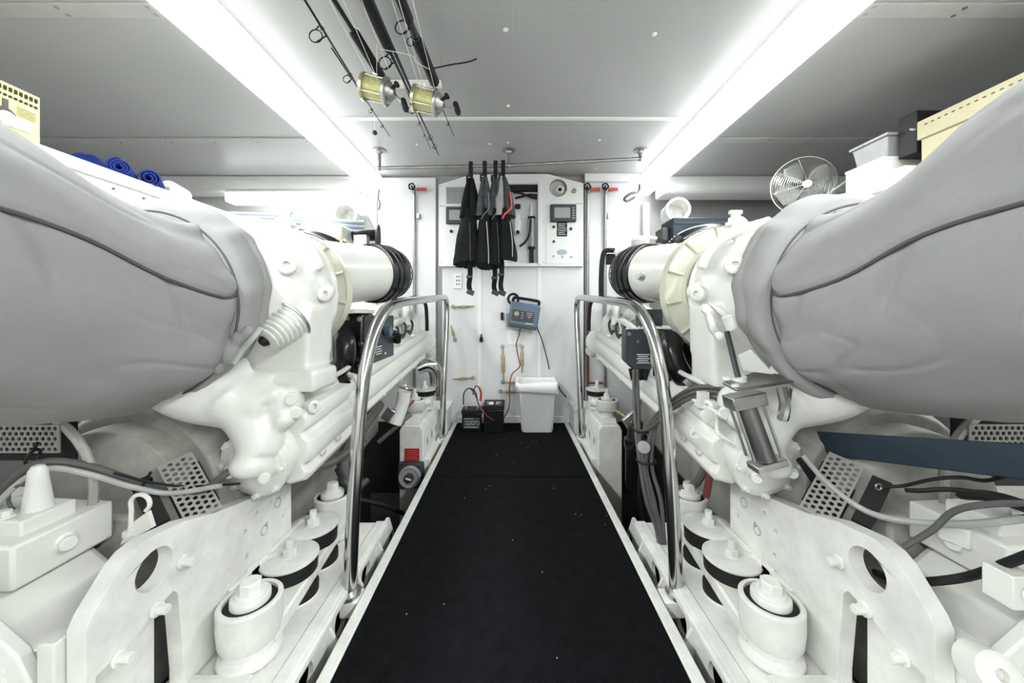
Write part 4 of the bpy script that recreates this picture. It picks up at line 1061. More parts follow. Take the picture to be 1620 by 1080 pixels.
m.loft(rings, close=False, caps=False); o = m.build('folded_cloth', 'blue_cloth', smooth=0); k = o.modifiers.new('t', 'SOLIDIFY'); k.thickness = .006; o.modifiers.new('u', 'SUBSURF').render_levels = 1
tag(o, 'crumpled flat blue cloth in front of the rolls on the left shelf', 'cloth')
wr = thing('paper_roll', 'white paper roll beside the blue cloths on the left shelf', 'roll', (-1.57, 1.62, 1.41))
MB().lathe((-1.55, 1.60, 1.448), (-.3, 1, 0), [(0, .030), (.006, .038), (.11, .038), (.116, .034)], 28).build('paper', 'white_clean', wr)
MB().lathe((-1.55, 1.598, 1.448), (-.3, 1, 0), [(0, .009), (.003, .009)], 14).build('core', 'cable_light', wr)
m = MB()
for k in range(6): m.ell((-1.56-.03*k, 1.74+.03*(k % 2), 1.418+.004*(k % 3)), (.03, .04, .012), 10, 6)
tag(m.build('patterned_rag', mat('patterned_rag', (.55, .62, .55), .9, var=.5, vscale=60), remesh=.006), 'pale patterned rag at the far end of the left shelf', 'rag')
# hoses over the left shelf end
for k in range(3):
    cable('hose', ['upper', 'middle', 'lower'][k]+' pale blue grey hose running behind the top of the left engine', 'hose',
          [at(360, 338+6*k, 1.9), at(420, 340+5*k, 2.0), at(480, 345+4*k, 2.1), at(540, 350+6*k, 2.2), at(575, 352+8*k, 2.3)], .014, 'blue_hose', 'pale hoses behind the left engine')
# right shelf things
wb = thing('white_box', 'plain white cardboard box on the right shelf beside the fan', 'box', (1.66, 1.59, 1.41))
MB().box(1.58, 1.76, 1.50, 1.67, 1.409, 1.545).build('carton', 'white_clean', wb, bevel=.002)
MB().box(1.578, 1.762, 1.498, 1.672, 1.538, 1.549).build('lid', 'white_clean', wb, bevel=.001)
cr = thing('plastic_tub', 'frosted grey plastic tub stacked on the white box', 'tub', (1.67, 1.58, 1.55))
MB().loft([[Vector((x, y, z)) for x, y in ((1.60+g, 1.505+g), (1.75-g, 1.505+g), (1.75-g, 1.66-g), (1.60+g, 1.66-g))] for z, g in ((1.5495, .012), (1.64, 0))]).build('tub_body', 'grey_plastic', cr, bevel=.006)
MB().box(1.592, 1.758, 1.497, 1.668, 1.64, 1.652).build('rim', 'grey_plastic', cr, bevel=.003)
tb = thing('cardboard_box', 'large tan cardboard box nearest on the right shelf', 'box', (1.75, .95, 1.41))
MB().box(1.60, 1.95, .55, 1.38, 1.409, 1.60).build('carton', 'tan', tb, bevel=.003)
MB().box(1.592, 1.958, .545, 1.388, 1.56, 1.632).build('lid', 'tan', tb, bevel=.003)
m = MB()
for k in range(34): m.box(1.590, 1.593, .66+.021*k, .668+.021*k, 1.608, 1.612)
m.build('perforation', 'seam', tb)
m = MB().cyl((1.5905, 1.0, 1.60), (1.595, 1.0, 1.60), .006); m.build('rivet', 'seam', tb)
b2 = tag(MB().box(1.56, 1.62, 1.40, 1.47, 1.409, 1.47).build('small_carton', 'white_clean', bevel=.003), 'small white carton between the white box and the tan box', 'box')
cable('cable', 'thin pale cord leading from the fan up over the white box', 'cord', [(1.57, 1.86, 1.45), (1.60, 1.74, 1.50), (1.66, 1.69, 1.56), (1.72, 1.62, 1.655), (1.66, 1.50, 1.66), (1.62, 1.42, 1.62)], .004, 'cable_light')
tag(MB().box(1.63, 1.80, 1.42, 1.49, 1.53, 1.70).build('dark_case', 'black', bevel=.004), 'small black case behind the tan box on the right shelf', 'case')
fan = thing('desk_fan', 'round wire caged desk fan at the far end of the right shelf', 'fan', (1.56, 1.9, 1.41))
fc = Vector((1.555, 1.88, 1.562)); fax = Vector((-.35, -1, -.1)).normalized(); R_ = .148
_, u, v = MB().frame(fax)
m = MB()
for k in range(15):
    r = .022+(R_-.022)*k/14
    m.torus(fc+fax*(.045*math.cos(r/R_*PI/2)), fax, r, .0012, 48, 4)
m.torus(fc, fax, R_, .0035, 56, 6); 
for k in range(8):
    a = 2*PI*k/8+.2; d = u*math.cos(a)+v*math.sin(a)
    m.tube([fc+fax*(.045*math.cos(q/6*PI/2))+d*R_*q/6 for q in range(7)], .0016, n=5, sub=1)
m.build('front_cage', 'steel_dull', fan)
m = MB()
for k in range(8):
    r = .05+(R_-.05)*k/7; m.torus(fc-fax*(.06*math.cos(r/R_*PI/2)), fax, r, .0012, 40, 4)
for k in range(12):
    a = 2*PI*k/12; d = u*math.cos(a)+v*math.sin(a)
    m.tube([fc-fax*(.06*math.cos(q/6*PI/2))+d*R_*q/6 for q in range(7)], .0014, n=4, sub=1)
m.build('rear_cage', 'steel_dull', fan)
MB().lathe(fc+fax*.040, fax, [(0, .020), (.010, .019), (.013, .01)], 24).build('badge', 'white_clean', fan)
for k in range(4):
    a = 2*PI*k/4+.5; d = u*math.cos(a)+v*math.sin(a); e = u*math.cos(a+PI/2)+v*math.sin(a+PI/2)
    mm = MB(); rings = []
    for q in range(6):
        rr = .02+.105*q/5; wd = .018+.035*math.sin(q/5*PI*.8)
        rings.append([fc+d*rr+e*wd*(-1+2*j/4)+fax*(.015*(-1+2*j/4)) for j in range(5)])
    mm.loft(rings, close=False, caps=False)
    o = mm.build('blade', 'grey_plastic', fan, smooth=0); kk = o.modifiers.new('t', 'SOLIDIFY'); kk.thickness = .002
MB().lathe(fc-fax*.10, fax, [(0, .03), (.02, .045), (.07, .045), (.085, .02)], 24).build('motor', 'cable', fan)
m = MB().tube([fc-fax*.07, fc-fax*.09-Vector((0, 0, .05)), Vector((1.60, 1.93, 1.42))], .012); m.lathe((1.60, 1.90, 1.409), (0, 0, 1), [(0, .05), (.008, .05), (.014, .02)], 24)
m.build('stand', 'cable', fan)

# ------------------------------------------------------------------ white vent pipes and boxes behind engines
def vent_pipe(s, c, r, label, tail):
    t = thing('vent_pipe', label, 'pipe', tuple(c))
    d = Vector((.12*(-s), -1, 0)).normalized()
    m = MB().lathe(c, -d, [(0, r-.008), (.12, r-.012), (.12, .01), (.125, .01), (.125, r-.006), (0, r-.006), (0, r-.008)], 36)
    m2 = MB().lathe(c, -d, [(-.004, r-.008), (-.004, r+.006), (.03, r+.006), (.032, r+.001), (.14, r), (.14, r-.005), (-.004, r-.008)], 36)
    m.build('inner_wall', 'white_pipe', t); m2.build('mouth', 'white_clean', t)
    MB().tube([Vector(c)-d*.12]+tail, r, n=28).build('bend', 'white_pipe', t)
vent_pipe(-1, at(546, 339, 2.25), .068, 'white vent pipe with its open mouth facing us above the left engine', [at(570, 350, 2.45), at(582, 385, 2.5), at(585, 440, 2.5)])
vent_pipe(1, at(1073, 331, 2.25), .070, 'white vent pipe with its open mouth facing us above the right engine', [at(1072, 350, 2.46), at(1070, 385, 2.5), at(1068, 440, 2.5)])
t = thing('exhaust_clamp', 'black rubber hose with clamps behind the left air filter', 'hose', at(590, 380, 2.1))
MB().tube([at(560, 375, 2.1), at(578, 372, 2.15), at(596, 372, 2.2)], .035, n=18).build('hose_body', 'black', t)
MB().torus(at(598, 375, 2.2), (1, .3, 0), .065, .014, 28, 8).build('rubber_flange', 'darkgrey', t)
MB().obox(at(572, 382, 2.1), (.08, .05, .07)).build('coupling', 'steel_dull', t, bevel=.005)
tag(MB().obox(at(520, 372, 2.1), (.24, .2, .10)).build('expansion_tank', 'white_cast', bevel=.02), 'white header tank behind the left cream ring', 'tank')
t = thing('filler_neck', 'slanted filler neck with yellow cap above the left air filter', 'cap', at(540, 390, 1.55))
MB().cyl(at(536, 384, 1.5), at(556, 398, 1.6), .022, n=18).build('neck', 'black', t)
MB().cyl(at(532, 381, 1.49), at(537, 385, 1.5), .024, n=18).build('cap', 'line', t)
MB().tube([at(545, 380, 1.5), at(560, 392, 1.6), at(575, 402, 1.65)], .006).build('pipe', 'steel_dull', t)
t = thing('battery_case', 'dark blue grey case standing behind the right engine', 'case', at(1100, 365, 2.0))
c = at(1104, 366, 2.05); MB().obox(c, (.36, .16, .12)).build('case_body', 'blue_dark', t, bevel=.006)
MB().obox(c+Vector((0, .02, -.12)), (.30, .1, .13)).build('stand', 'darkgrey', t)
MB().obox(c+Vector((0, -.082, .03)), (.34, .004, .012)).build('edge', 'grey_box', t)
MB().obox(c+Vector((-.20, .02, -.02)), (.035, .1, .07)).build('side_handle', 'cable', t, bevel=.004)
t = thing('filler_neck', 'ribbed black filler neck above the right air filter', 'cap', at(1065, 388, 1.55))
MB().cyl(at(1074, 380, 1.5), at(1058, 395, 1.6), .022, n=18).build('neck', 'black', t)
m = MB()
for k in range(4): m.torus(at(1073-4*k, 381+4*k, 1.52+.02*k), (-.16, .1, -.15), .024, .004, 20, 6)
m.build('clip', 'steel_dull', t)
t = thing('fuel_filter', 'white ribbed canister with pipes standing at the far end of the right engine', 'filter', at(1010, 398, 1.95))
p = at(1010, 400, 1.95); m = MB()
for k in range(9): m.lathe((p.x, p.y, p.z-.01+.009*k), (0, 0, 1), [(0, .036), (.004, .040), (.008, .036)], 24)
m.build('canister', 'white_cast', t)
MB().tube([(p.x-.03, p.y, p.z+.075), (p.x, p.y, p.z+.085), (p.x+.06, p.y, p.z+.085), (p.x+.10, p.y, p.z+.08)], .010).build('outlet_pipe', 'white_cast', t)
MB().tube([(p.x-.13, p.y, p.z+.0), (p.x-.08, p.y, p.z+.02), (p.x-.03, p.y, p.z+.01)], .012).build('inlet_pipe', 'white_cast', t)
cable('hose', 'black hose bending down at the far end of the right engine', 'hose', [at(972, 396, 2.0), at(958, 397, 2.0), at(953, 410, 2.0), at(951, 440, 2.0), at(951, 470, 2.0)], .014, 'black')
tag(MB().obox(at(966, 410, 2.05), (.05, .04, .06)).build('sensor_block', 'black', bevel=.004), 'small black sensor block inside the bend of the black hose', 'sensor')
tag(MB().tube([at(600, 300, 2.75), at(598, 312, 2.75), at(601, 322, 2.75), at(599, 332, 2.75)], .008).build('loose_wiring', 'cable'), 'short loose dark wires hanging under the left beam end', 'wire')
tag(MB().tube([(at(1012, 300, 2.75).x, 2.75, 1.89), at(1010, 303, 2.75), at(998, 306, 2.72), at(988, 314, 2.72), at(992, 318, 2.74), at(1004, 312, 2.75)], .010).build('loose_wiring', 'cable'), 'looped dark wires at the right beam end', 'wire')

# ------------------------------------------------------------------ far lockers
for s in (-1, 1):
    t = thing('corner_locker', 'low white locker box at the far %s end of the walkway' % side_word(s), 'locker', (s*.62, 2.7, 0))
    MB().box(.475, .80, 2.64, 2.9, -.05, .155).build('box', 'white_bed', t, side=s, bevel=.004)
    MB().box(.468, .81, 2.63, 2.9, .155, .175).build('lid', 'white_bed', t, side=s, bevel=.003)

# ------------------------------------------------------------------ pipes with valves on the back wall
def riser(px, label, red, copper):
    x = at(px, 300, 2.87).x
    t = thing('riser_pipe', label, 'pipe', (x, 2.87, .1))
    MB().cyl((x, 2.88, .1), (x, 2.88, 1.86), .012, n=14).build('pipe', 'galv', t)
    m = MB().ell((x, 2.865, 1.885), (.018, .02, .02)); m.cyl((x, 2.87, 1.86), (x, 2.87, 1.90), .014)
    m.build('valve_body', 'galv', t)
    m = MB().torus((x-.01, 2.84, 1.905), (0, 1, .2), .022, .006, 20, 6)
    for k in range(5):
        a = 2*PI*k/5; m.ell((x-.01+.024*math.cos(a), 2.84, 1.905+.024*math.sin(a)), .008, 8, 6)
    m.cyl((x-.01, 2.835, 1.905), (x-.01, 2.86, 1.905), .008); m.build('handwheel', 'black', t)
    if red: MB().obox((x+.06, 2.87, 1.893), (.08, .012, .026)).build('lever', 'redpink', t, bevel=.003)
    if copper:
        MB().cyl((x, 2.866, .32), (x, 2.866, 1.02), .010, n=12).build('copper_section', 'rust', t)
        MB().tube([(x, 2.86, .33), (x+.04, 2.86, .325), (x+.12, 2.86, .325)], .010).build('copper_branch', 'rust', t)
    else:
        MB().obox((x+.03, 2.88, 1.68), (.02, .02, .04)).build('clip', 'galv', t)
riser(655, 'steel riser pipe with black handwheel and red lever left of the cabinet', True, False)
riser(930, 'steel riser pipe with reddish lower section right beside the cabinet', True, True)
riser(958, 'steel riser pipe with black handwheel, further right of the cabinet', True, False)

# ------------------------------------------------------------------ control cabinet and panelling on the back wall
YC = 2.84
cab = thing('control_cabinet', 'white wall cabinet of instruments behind the hanging life vests', 'cabinet', (0, 2.87, 1.28))
def X(px, Z=YC): return (px-808)/F*Z
def Zz(py, Z=YC): return H-(py-497)/F*Z
out = [(X(694), Zz(421)), (X(694), Zz(292)), (X(745), Zz(276)), (X(866), Zz(275)), (X(923), Zz(290)), (X(923), Zz(421))]
op = [(X(803), Zz(416)), (X(803), Zz(291)), (X(851), Zz(291)), (X(851), Zz(416))]
lo = circ(X(883), Zz(297), .072, 24)
MB().plate(out, [op, lo], .02, (0, YC+.01, 0), (1, 0, 0), (0, 0, 1)).build('front_panel', 'white_clean', cab)
for a, b_ in ((0, 1), (1, 2), (2, 3), (3, 4), (4, 5), (5, 0)):
    p, q = Vector((out[a][0], YC+.01, out[a][1])), Vector((out[b_][0], YC+.01, out[b_][1]))
    MB().add([p, q, q+Vector((0, .055, 0)), p+Vector((0, .055, 0))], [(0, 1, 2, 3)]).build('side_panel', 'white_clean', cab)
MB().box(X(803)-.03, X(851)+.03, 2.898, 2.903, Zz(418), Zz(285)).build('opening_back', 'white_wall', cab)
MB().lathe((X(883), 2.90, Zz(297)), (0, -1, 0), [(0, .075), (.002, .075)], 30).build('recess_back', 'white_wall', cab)
MB().box(X(803), X(851), YC+.022, YC+.055, Zz(300), Zz(291)).build('dark_header', 'mesh_dark', cab)
m = MB().lathe((X(886), 2.898, Zz(299)), (0, -1, 0), [(0, .045), (.03, .04), (.045, .032), (.06, .030), (.065, .022), (.05, .016), (.045, .004)], 28)
m.build('round_instrument', 'white_clean', cab)
MB().lathe((X(886), 2.85, Zz(299)), (0, -1, 0), [(0, .016), (.004, .014)], 20).build('lens', 'black_gloss', cab)
MB().lathe((X(908), YC, Zz(302)), (0, -1, 0), [(0, .020), (.015, .018), (.018, .012), (.018, .006), (.01, .006)], 20).build('brass_knob', 'brass', cab)
def display(px0, px1, py0, py1, keys):
    x0, x1, z0, z1 = X(px0), X(px1), Zz(py1), Zz(py0)
    d = MB().box(x0, x1, YC-.025, YC, z0, z1).build('display', 'darkgrey', cab, bevel=.008)
    w_ = x1-x0; h_ = z1-z0
    MB().box(x0+w_*.16, x1-w_*(.24 if keys else .12), YC-.0275, YC-.0245, z0+h_*.22, z1-h_*.2).build('screen', 'screen', d)
    if keys:
        m = MB()
        for k in range(5): m.box(x1-w_*.15, x1-w_*.07, YC-.028, YC-.0245, z0+h_*(.18+.14*k), z0+h_*(.25+.14*k))
        m.build('keys', 'cable_light', d)
display(870, 911, 324, 352, True); display(706, 740, 328, 355, False)
# vent grille
g = MB().box(X(706), X(738), YC-.004, YC, Zz(322), Zz(296)).build('vent_grille', 'grey_plastic', cab)
for k in range(8):
    z = Zz(321)+k*(Zz(297)-Zz(321))/8; MB().box(X(707), X(737), YC-.010, YC-.004, z, z+.008).build('slat', 'cable_light', g)
MB().lathe((X(714), YC, Zz(366)), (0, -1, 0), [(0, .013), (.016, .011), (.018, .006)], 14).build('knob', 'black', cab)
MB().box(X(864), X(910), YC-.004, YC, Zz(417), Zz(322)).build('switch_plate', 'white_clean', cab, bevel=.001)
MB().box(X(866), X(921), YC-.004, YC, Zz(321), Zz(283)).build('upper_plate', 'white_clean', cab, bevel=.001) if False else None
for px, py, r in ((876, 359, .012), (903, 362, .013), (876, 382, .011), (876, 405, .009), (890, 406, .009), (904, 406, .009)):
    MB().lathe((X(px), YC-.004, Zz(py)), (0, -1, 0), [(0, r), (.012, r*.8), (.014, r*.5)], 14).build('knob', 'darkgrey' if py < 390 else 'steel_dull', cab)
for k, (y0, y1) in enumerate(((352, 362), (363, 374))):
    lb = MB().box(X(881), X(897), YC-.008, YC-.004, Zz(y1), Zz(y0)).build('engraved_label', 'black', cab)
    m = MB()
    for j in range(3): m.box(X(883), X(895-(j % 2)*2), YC-.0095, YC-.008, Zz(y0+2.4+2.8*j)-.002, Zz(y0+2.4+2.8*j)+.002)
    m.build('engraved_text', 'white_clean', lb)
MB().lathe((X(889), YC-.0045, Zz(399)), (0, -1, 0), [(0, .042), (.002, .040)], 24, sq=.55).build('blue_emblem', 'blue_hose', cab)
m = MB()
for px, py in ((698, 294), (698, 325), (698, 415), (920, 294), (920, 322), (920, 415), (860, 415), (860, 350), (870, 415), (740, 280)):
    m.lathe((X(px), YC, Zz(py)), (0, -1, 0), [(0, .0035), (.002, .0025)], 8)
m.build('panel_screws', 'cable', cab)
MB().box(X(866), X(920), YC-.0015, YC, Zz(322)-.0012, Zz(322)+.0012).build('panel_joint', 'cable', cab)
MB().box(X(695), X(740), YC-.0015, YC, Zz(326)-.0012, Zz(326)+.0012).build('panel_joint', 'cable', cab)
MB().box(X(851), X(855), YC-.014, YC, Zz(418), Zz(287)).build('opening_frame', 'white_clean', cab, bevel=.002)
# filters inside the opening
t = thing('fluid_filter', 'grey filter cylinder with black bands inside the cabinet opening', 'filter', (X(841), 2.86, Zz(418)))
x = X(841, 2.86)
MB().cyl((x, 2.868, Zz(390)), (x, 2.868, Zz(345)), .026, n=20).build('body', 'grey_plastic', t)
m = MB()
for py in (343, 391): m.cyl((x, 2.868, Zz(py)-.008), (x, 2.868, Zz(py)+.008), .030, n=20)
m.cyl((x, 2.868, Zz(418)), (x, 2.868, Zz(392)), .018); m.build('end_caps', 'black', t)
MB().cyl((x, 2.868, Zz(344)), (x, 2.868, Zz(322)), .012, .009, n=14).build('stem', 'white_clean', t)
t = thing('fluid_filter', 'white filter bowl on a black bracket inside the cabinet opening', 'filter', (X(820), 2.86, Zz(365)))
x = X(819, 2.86)
MB().lathe((x, 2.868, Zz(368)), (0, 0, 1), [(0, .024), (.06, .027), (.09, .03), (.11, .02), (.15, .018)], 20).build('bowl', 'white_clean', t)
MB().cyl((x, 2.868, Zz(328)), (x, 2.868, Zz(322)), .024).build('collar', 'black', t)
MB().lathe((x, 2.85, Zz(367)), (0, -1, 0), [(0, .016), (.01, .018), (.012, .006)], 5).build('wing_nut', 'black', t)
cable('hose', 'black hose looping across the cabinet opening', 'hose', [(X(815), 2.86, Zz(312)), (X(826), 2.85, Zz(310)), (X(838), 2.85, Zz(307)), (X(850), 2.86, Zz(308))], .009, 'black')
cable('hose', 'black hose under the first one at the top of the cabinet opening', 'hose', [(X(812), 2.862, Zz(303)), (X(824), 2.862, Zz(304)), (X(840), 2.862, Zz(310)), (X(850), 2.862, Zz(312))], .009, 'black')
cable('hose', 'black hose curving from the filter cylinder down to the vests', 'hose', [(X(840), 2.85, Zz(345)), (X(838), 2.84, Zz(368)), (X(832), 2.83, Zz(382)), (X(822), 2.83, Zz(390))], .009, 'black')
# lower panelling (structure)
st = struct(MB().box(X(700, 2.88), X(923, 2.88), 2.872, 2.905, -.004, Zz(421, 2.88)).build('door_1', 'panel_perf', bevel=.002))
for px0, px1 in ((755, 762), (850, 856)):
    MB().box(X(px0, 2.88), X(px1, 2.88), 2.866, 2.873, .05, Zz(423, 2.88)).build('cover_strip', 'white_clean', st, bevel=.002)
MB().box(X(762, 2.88), X(850, 2.88), 2.862, 2.872, Zz(422), Zz(419)).build('top_strip', 'white_clean', st, bevel=.001)
m = MB()
for px in (703, 730, 758, 790, 825, 853, 885, 919):
    for py in (426, 520, 600): m.lathe((X(px, 2.87), 2.872, Zz(py, 2.87)), (0, -1, 0), [(0, .003), (.0015, .002)], 8)
m.build('screw_heads', 'steel_dull', st)['kind'] = 'stuff'
struct(MB().box(-.434, .434, 2.858, 2.873, .0, .055).build('baseboard_back', 'white_clean', bevel=.003))
# socket and small panel plates
t = thing('wall_socket', 'white wall socket plate left of the longest hanging strap', 'socket', (X(722), 2.87, Zz(455)))
MB().box(X(717), X(730), 2.862, 2.872, Zz(456), Zz(432)).build('plate', 'white_clean', t, bevel=.002)
m = MB()
for k in range(3): m.box(X(721), X(723), 2.859, 2.862, Zz(438+6*k), Zz(436+6*k)); m.box(X(725), X(727), 2.859, 2.862, Zz(438+6*k), Zz(436+6*k))
m.build('slots', 'cable', t)
t = thing('label_plate', 'small printed label plate under the battery charger', 'label', (X(812), 2.87, Zz(540)))
MB().box(X(803), X(822), 2.866, 2.872, Zz(545), Zz(524)).build('plate', 'white_clean', t)
m = MB()
for k in range(4): m.box(X(806+k), X(819-k*2), 2.864, 2.866, Zz(528+4*k)-.002, Zz(528+4*k)+.002)
m.build('print', 'cable_light', t)
t = thing('mounting_plate', 'white mounting plate behind the battery charger', 'plate', (X(812), 2.87, Zz(520)))
MB().box(X(799), X(836), 2.864, 2.872, Zz(520), Zz(468)).build('plate', 'white_wall', t, bevel=.002)
MB().box(X(801), X(830), 2.860, 2.866, Zz(518), Zz(495)).build('lower_label', 'grey_plastic', t)
t = thing('latch', 'black teardrop door latch in the middle of the back panelling', 'latch', (X(761), 2.86, Zz(545)))
MB().lathe((X(761), 2.862, Zz(537)), (0, -1, 0), [(0, .015), (.012, .013), (.014, .008)], 16, sq=1.3).build('boss', 'black', t)
MB().prism([(X(758.5), 2.855, Zz(541)), (X(764), 2.855, Zz(541)), (X(762), 2.855, Zz(528)), (X(760.5), 2.855, Zz(528))], (0, -.012, 0)).build('handle', 'black', t, bevel=.002)
t = thing('toggle_switch', 'small black switch left of the battery charger', 'switch', (X(794), 2.86, Zz(505)))
MB().box(X(792), X(796.5), 2.85, 2.872, Zz(506), Zz(494)).build('body', 'black', t, bevel=.002)
# brass stays clipped to the panels
def stay(p0, p1, label, ring_at=1, blue=False):
    a = Vector((X(p0[0]), 2.862, Zz(p0[1]))); b = Vector((X(p1[0]), 2.862, Zz(p1[1])))
    t = thing('brass_turnbuckle', label, 'turnbuckle', tuple(a)); d = (b-a).normalized()
    MB().tube([a, b], .0055, n=8, sub=1).build('rod', 'brass', t)
    mid = (a+b)/2; L = (b-a).length
    MB().lathe(mid-d*L*.28, d, [(0, .008), (.012, .014), (L*.56-.012, .014), (L*.56, .008)], 12, sq=.7).build('barrel', 'brass', t)
    m = MB(); 
    for e in ((b, 1),) if ring_at == 1 else ((a, 1), (b, 1)) if ring_at == 2 else ((a, 1),):
        m.torus(e[0], (0, 1, 0), .013, .004, 18, 6)
    m.build('eye_ring', 'steel', t)
    MB().box(mid.x-.010, mid.x+.010, 2.848, 2.872, mid.z-.010, mid.z+.010).build('clip', 'brass', t)
    return t
stay((750, 484), (716, 485), 'upper horizontal brass turnbuckle on the left of the panelling', 1)
stay((748, 598), (716, 600), 'lower horizontal brass turnbuckle on the left of the panelling', 0)
stay((713, 515), (719, 538), 'slanted brass turnbuckle with a ring beside the left rail post', 1)
stay((797, 602), (795, 548), 'vertical brass turnbuckle with ring end, left of the bin bag', 1)
stay((826, 590), (826, 548), 'vertical brass turnbuckle with ring end, just above the bin', 1)
stay((796, 605), (822, 606), 'short horizontal brass turnbuckle disappearing behind the bin', 0)
stay((792, 620), (822, 621), 'lowest brass turnbuckle running from above the battery to the bin', 0)

# battery charger
ch = thing('battery_charger', 'blue portable battery charger with black handle hung tilted on the panel', 'charger', (X(830), 2.80, Zz(520)))
Rm = Matrix.Rotation(.16, 3, 'Y'); cc = Vector((X(829, 2.80), 2.80, H-(498-497)/F*2.80))
def cb(dx, dy, dz, sx, sy, sz, name, m, bev=.004):
    return MB().obox(cc+Rm @ Vector((dx, dy, dz)), (sx, sy, sz), Rm).build(name, m, ch, bevel=bev)
cb(0, 0, 0, .235, .11, .185, 'case', 'blue', .016)
cb(-.01, -.056, -.012, .17, .006, .085, 'face_plate', 'darkgrey', .002)
m = MB()
for k in range(3): m.obox(cc+Rm @ Vector((.04, -.0605, .018-.016*k)), (.05-.012*k, .003, .006), Rm)
for k in range(3): m.obox(cc+Rm @ Vector((-.015, -.0605, .014-.02*k)), (.012, .003, .008), Rm)
m.obox(cc+Rm @ Vector((.05, -.058, -.062)), (.06, .003, .012), Rm)
m.build('print', 'cable_light', ch)
MB().lathe(cc+Rm @ Vector((-.06, -.058, -.0)), (0, -1, 0), [(0, .02), (.006, .018)], 18).build('knob', 'brass', ch)
cb(0, 0, -.095, .22, .10, .02, 'base_trim', 'grey_box', .006)
m = MB().tube([cc+Rm @ Vector(p) for p in ((-.10, 0, .08), (-.10, -.01, .12), (-.06, -.01, .125), (.05, -.01, .125), (.10, -.01, .12), (.10, 0, .08))], .012)
m.build('handle', 'black', ch)
m = MB().torus(cc+Vector((-.085, -.01, .125)), (0, 1, 0), .04, .010, 26, 8); m.build('coiled_lead', 'black', ch)
cable('cable', 'red and black lead hanging from the charger to the batteries', 'cable',
      [cc+Vector((-.03, 0, -.11)), at(821, 530, 2.82), at(817, 545, 2.82), at(820, 565, 2.82), at(822, 580, 2.80), at(810, 592, 2.78), at(806, 615, 2.76), at(806, 640, 2.72), at(797, 660, 2.66), at(780, 664, 2.62), at(762, 648, 2.60), at(752, 625, 2.66), at(745, 615, 2.68)], .005, mat('dark_red_lead', (.18, .03, .03), .5))
cable('cable', 'thin black mains lead dropping from the charger behind the bin', 'cable', [cc+Vector((.10, 0, -.09)), at(858, 540, 2.84), at(866, 570, 2.84), at(869, 584, 2.82)], .004, 'black')
cable('cable', 'black lead leaving the bin toward the far right locker', 'cable', [at(880, 602, 2.72), at(886, 616, 2.68), at(896, 628, 2.64)], .005, 'black')

# batteries
def battery(x0, x1, y0, y1, h, label, with_label):
    t = thing('battery', label, 'battery', ((x0+x1)/2, (y0+y1)/2, .004))
    MB().box(x0, x1, y0, y1, .0045, h*.84).build('case', 'black_gloss', t, bevel=.005)
    MB().box(x0-.004, x1+.004, y0-.004, y1+.004, h*.84, h).build('lid', 'black', t, bevel=.004)
    for k in (0, 1):
        MB().cyl((x0+(x1-x0)*(.2+.6*k), y0+.03, h), (x0+(x1-x0)*(.2+.6*k), y0+.03, h+.018), .010, n=12).build('terminal', 'steel_dull', t)
    if with_label:
        lb = MB().box(x0+.012, x1-.012, y0-.0035, y0, .03, h*.66).build('front_label', 'darkgrey', t)
        m = MB(); ww = x1-x0-.04
        for k in range(4): m.box(x0+.02, x0+.02+ww*(.9-.25*(k % 2)), y0-.005, y0-.003, .040+.020*k, .044+.020*k)
        m.box(x0+.02, x1-.02, y0-.005, y0-.003, .034, .036); m.build('label_print', 'cable_light', lb)
        m = MB()
        for k in range(3): m.torus((x0+.05+.035*k, y0-.004, h*.42), (0, 1, 0), .012, .002, 16, 5)
        m.build('label_symbols', 'cable_light', lb)
    else:
        MB().box(x0+.03, x0+.07, y0+.03, y0+.10, h, h+.002).build('top_sticker', 'white_clean', t)
        MB().box(x1-.06, x1-.02, y0+.03, y0+.11, h, h+.002).build('top_sticker', 'tan', t)
battery(X(730, 2.62), X(761, 2.62), 2.64, 2.76, .165, 'black battery with a printed front label, left of the two', True)
battery(X(765, 2.62), X(797, 2.62), 2.62, 2.80, .205, 'taller plain black battery standing next to the bin', False)
cl = thing('battery_clamp', 'red handled clamp gripping the taller battery lead', 'clamp', at(760, 622, 2.66))
MB().tube([at(758, 612, 2.66), at(761, 622, 2.66), at(760, 634, 2.66)], .008).build('grip', 'red', cl)
cable('cable', 'black jumper wire looping above the left battery', 'cable', [at(733, 640, 2.66), at(734, 622, 2.66), at(742, 614, 2.66), at(752, 620, 2.66), at(757, 640, 2.66)], .0045, 'black')
cable('cable', 'second jumper wire arching higher between the two batteries', 'cable', [at(748, 624, 2.70), at(752, 611, 2.68), at(758, 613, 2.68), at(761, 622, 2.66)], .004, 'black')

# bin with bag
bn = thing('waste_bin', 'translucent white plastic waste bin with a bag over the rim', 'bin', (X(848, 2.65), 2.70, .004))
def rrect(cx, cy, hx, hy, r, z, n=6):
    o = []
    for sx, sy, a0 in ((1, 1, 0), (-1, 1, PI/2), (-1, -1, PI), (1, -1, 3*PI/2)):
        for k in range(n):
            a = a0+PI/2*k/(n-1); o.append(Vector((cx+sx*(hx-r)+r*math.cos(a), cy+sy*(hy-r)+r*math.sin(a), z)))
    return o
bx = X(850, 2.63); by = 2.71
rg = [rrect(bx, by, .112, .085, .025, .0045), rrect(bx, by, .118, .09, .025, .02), rrect(bx, by, .137, .105, .03, .34), rrect(bx, by, .141, .108, .03, .343), rrect(bx, by, .141, .108, .03, .365), rrect(bx, by, .132, .10, .03, .365), rrect(bx, by, .115, .085, .025, .05)]
MB().loft(rg).build('tub', 'bin', bn, smooth=50)
rings = []
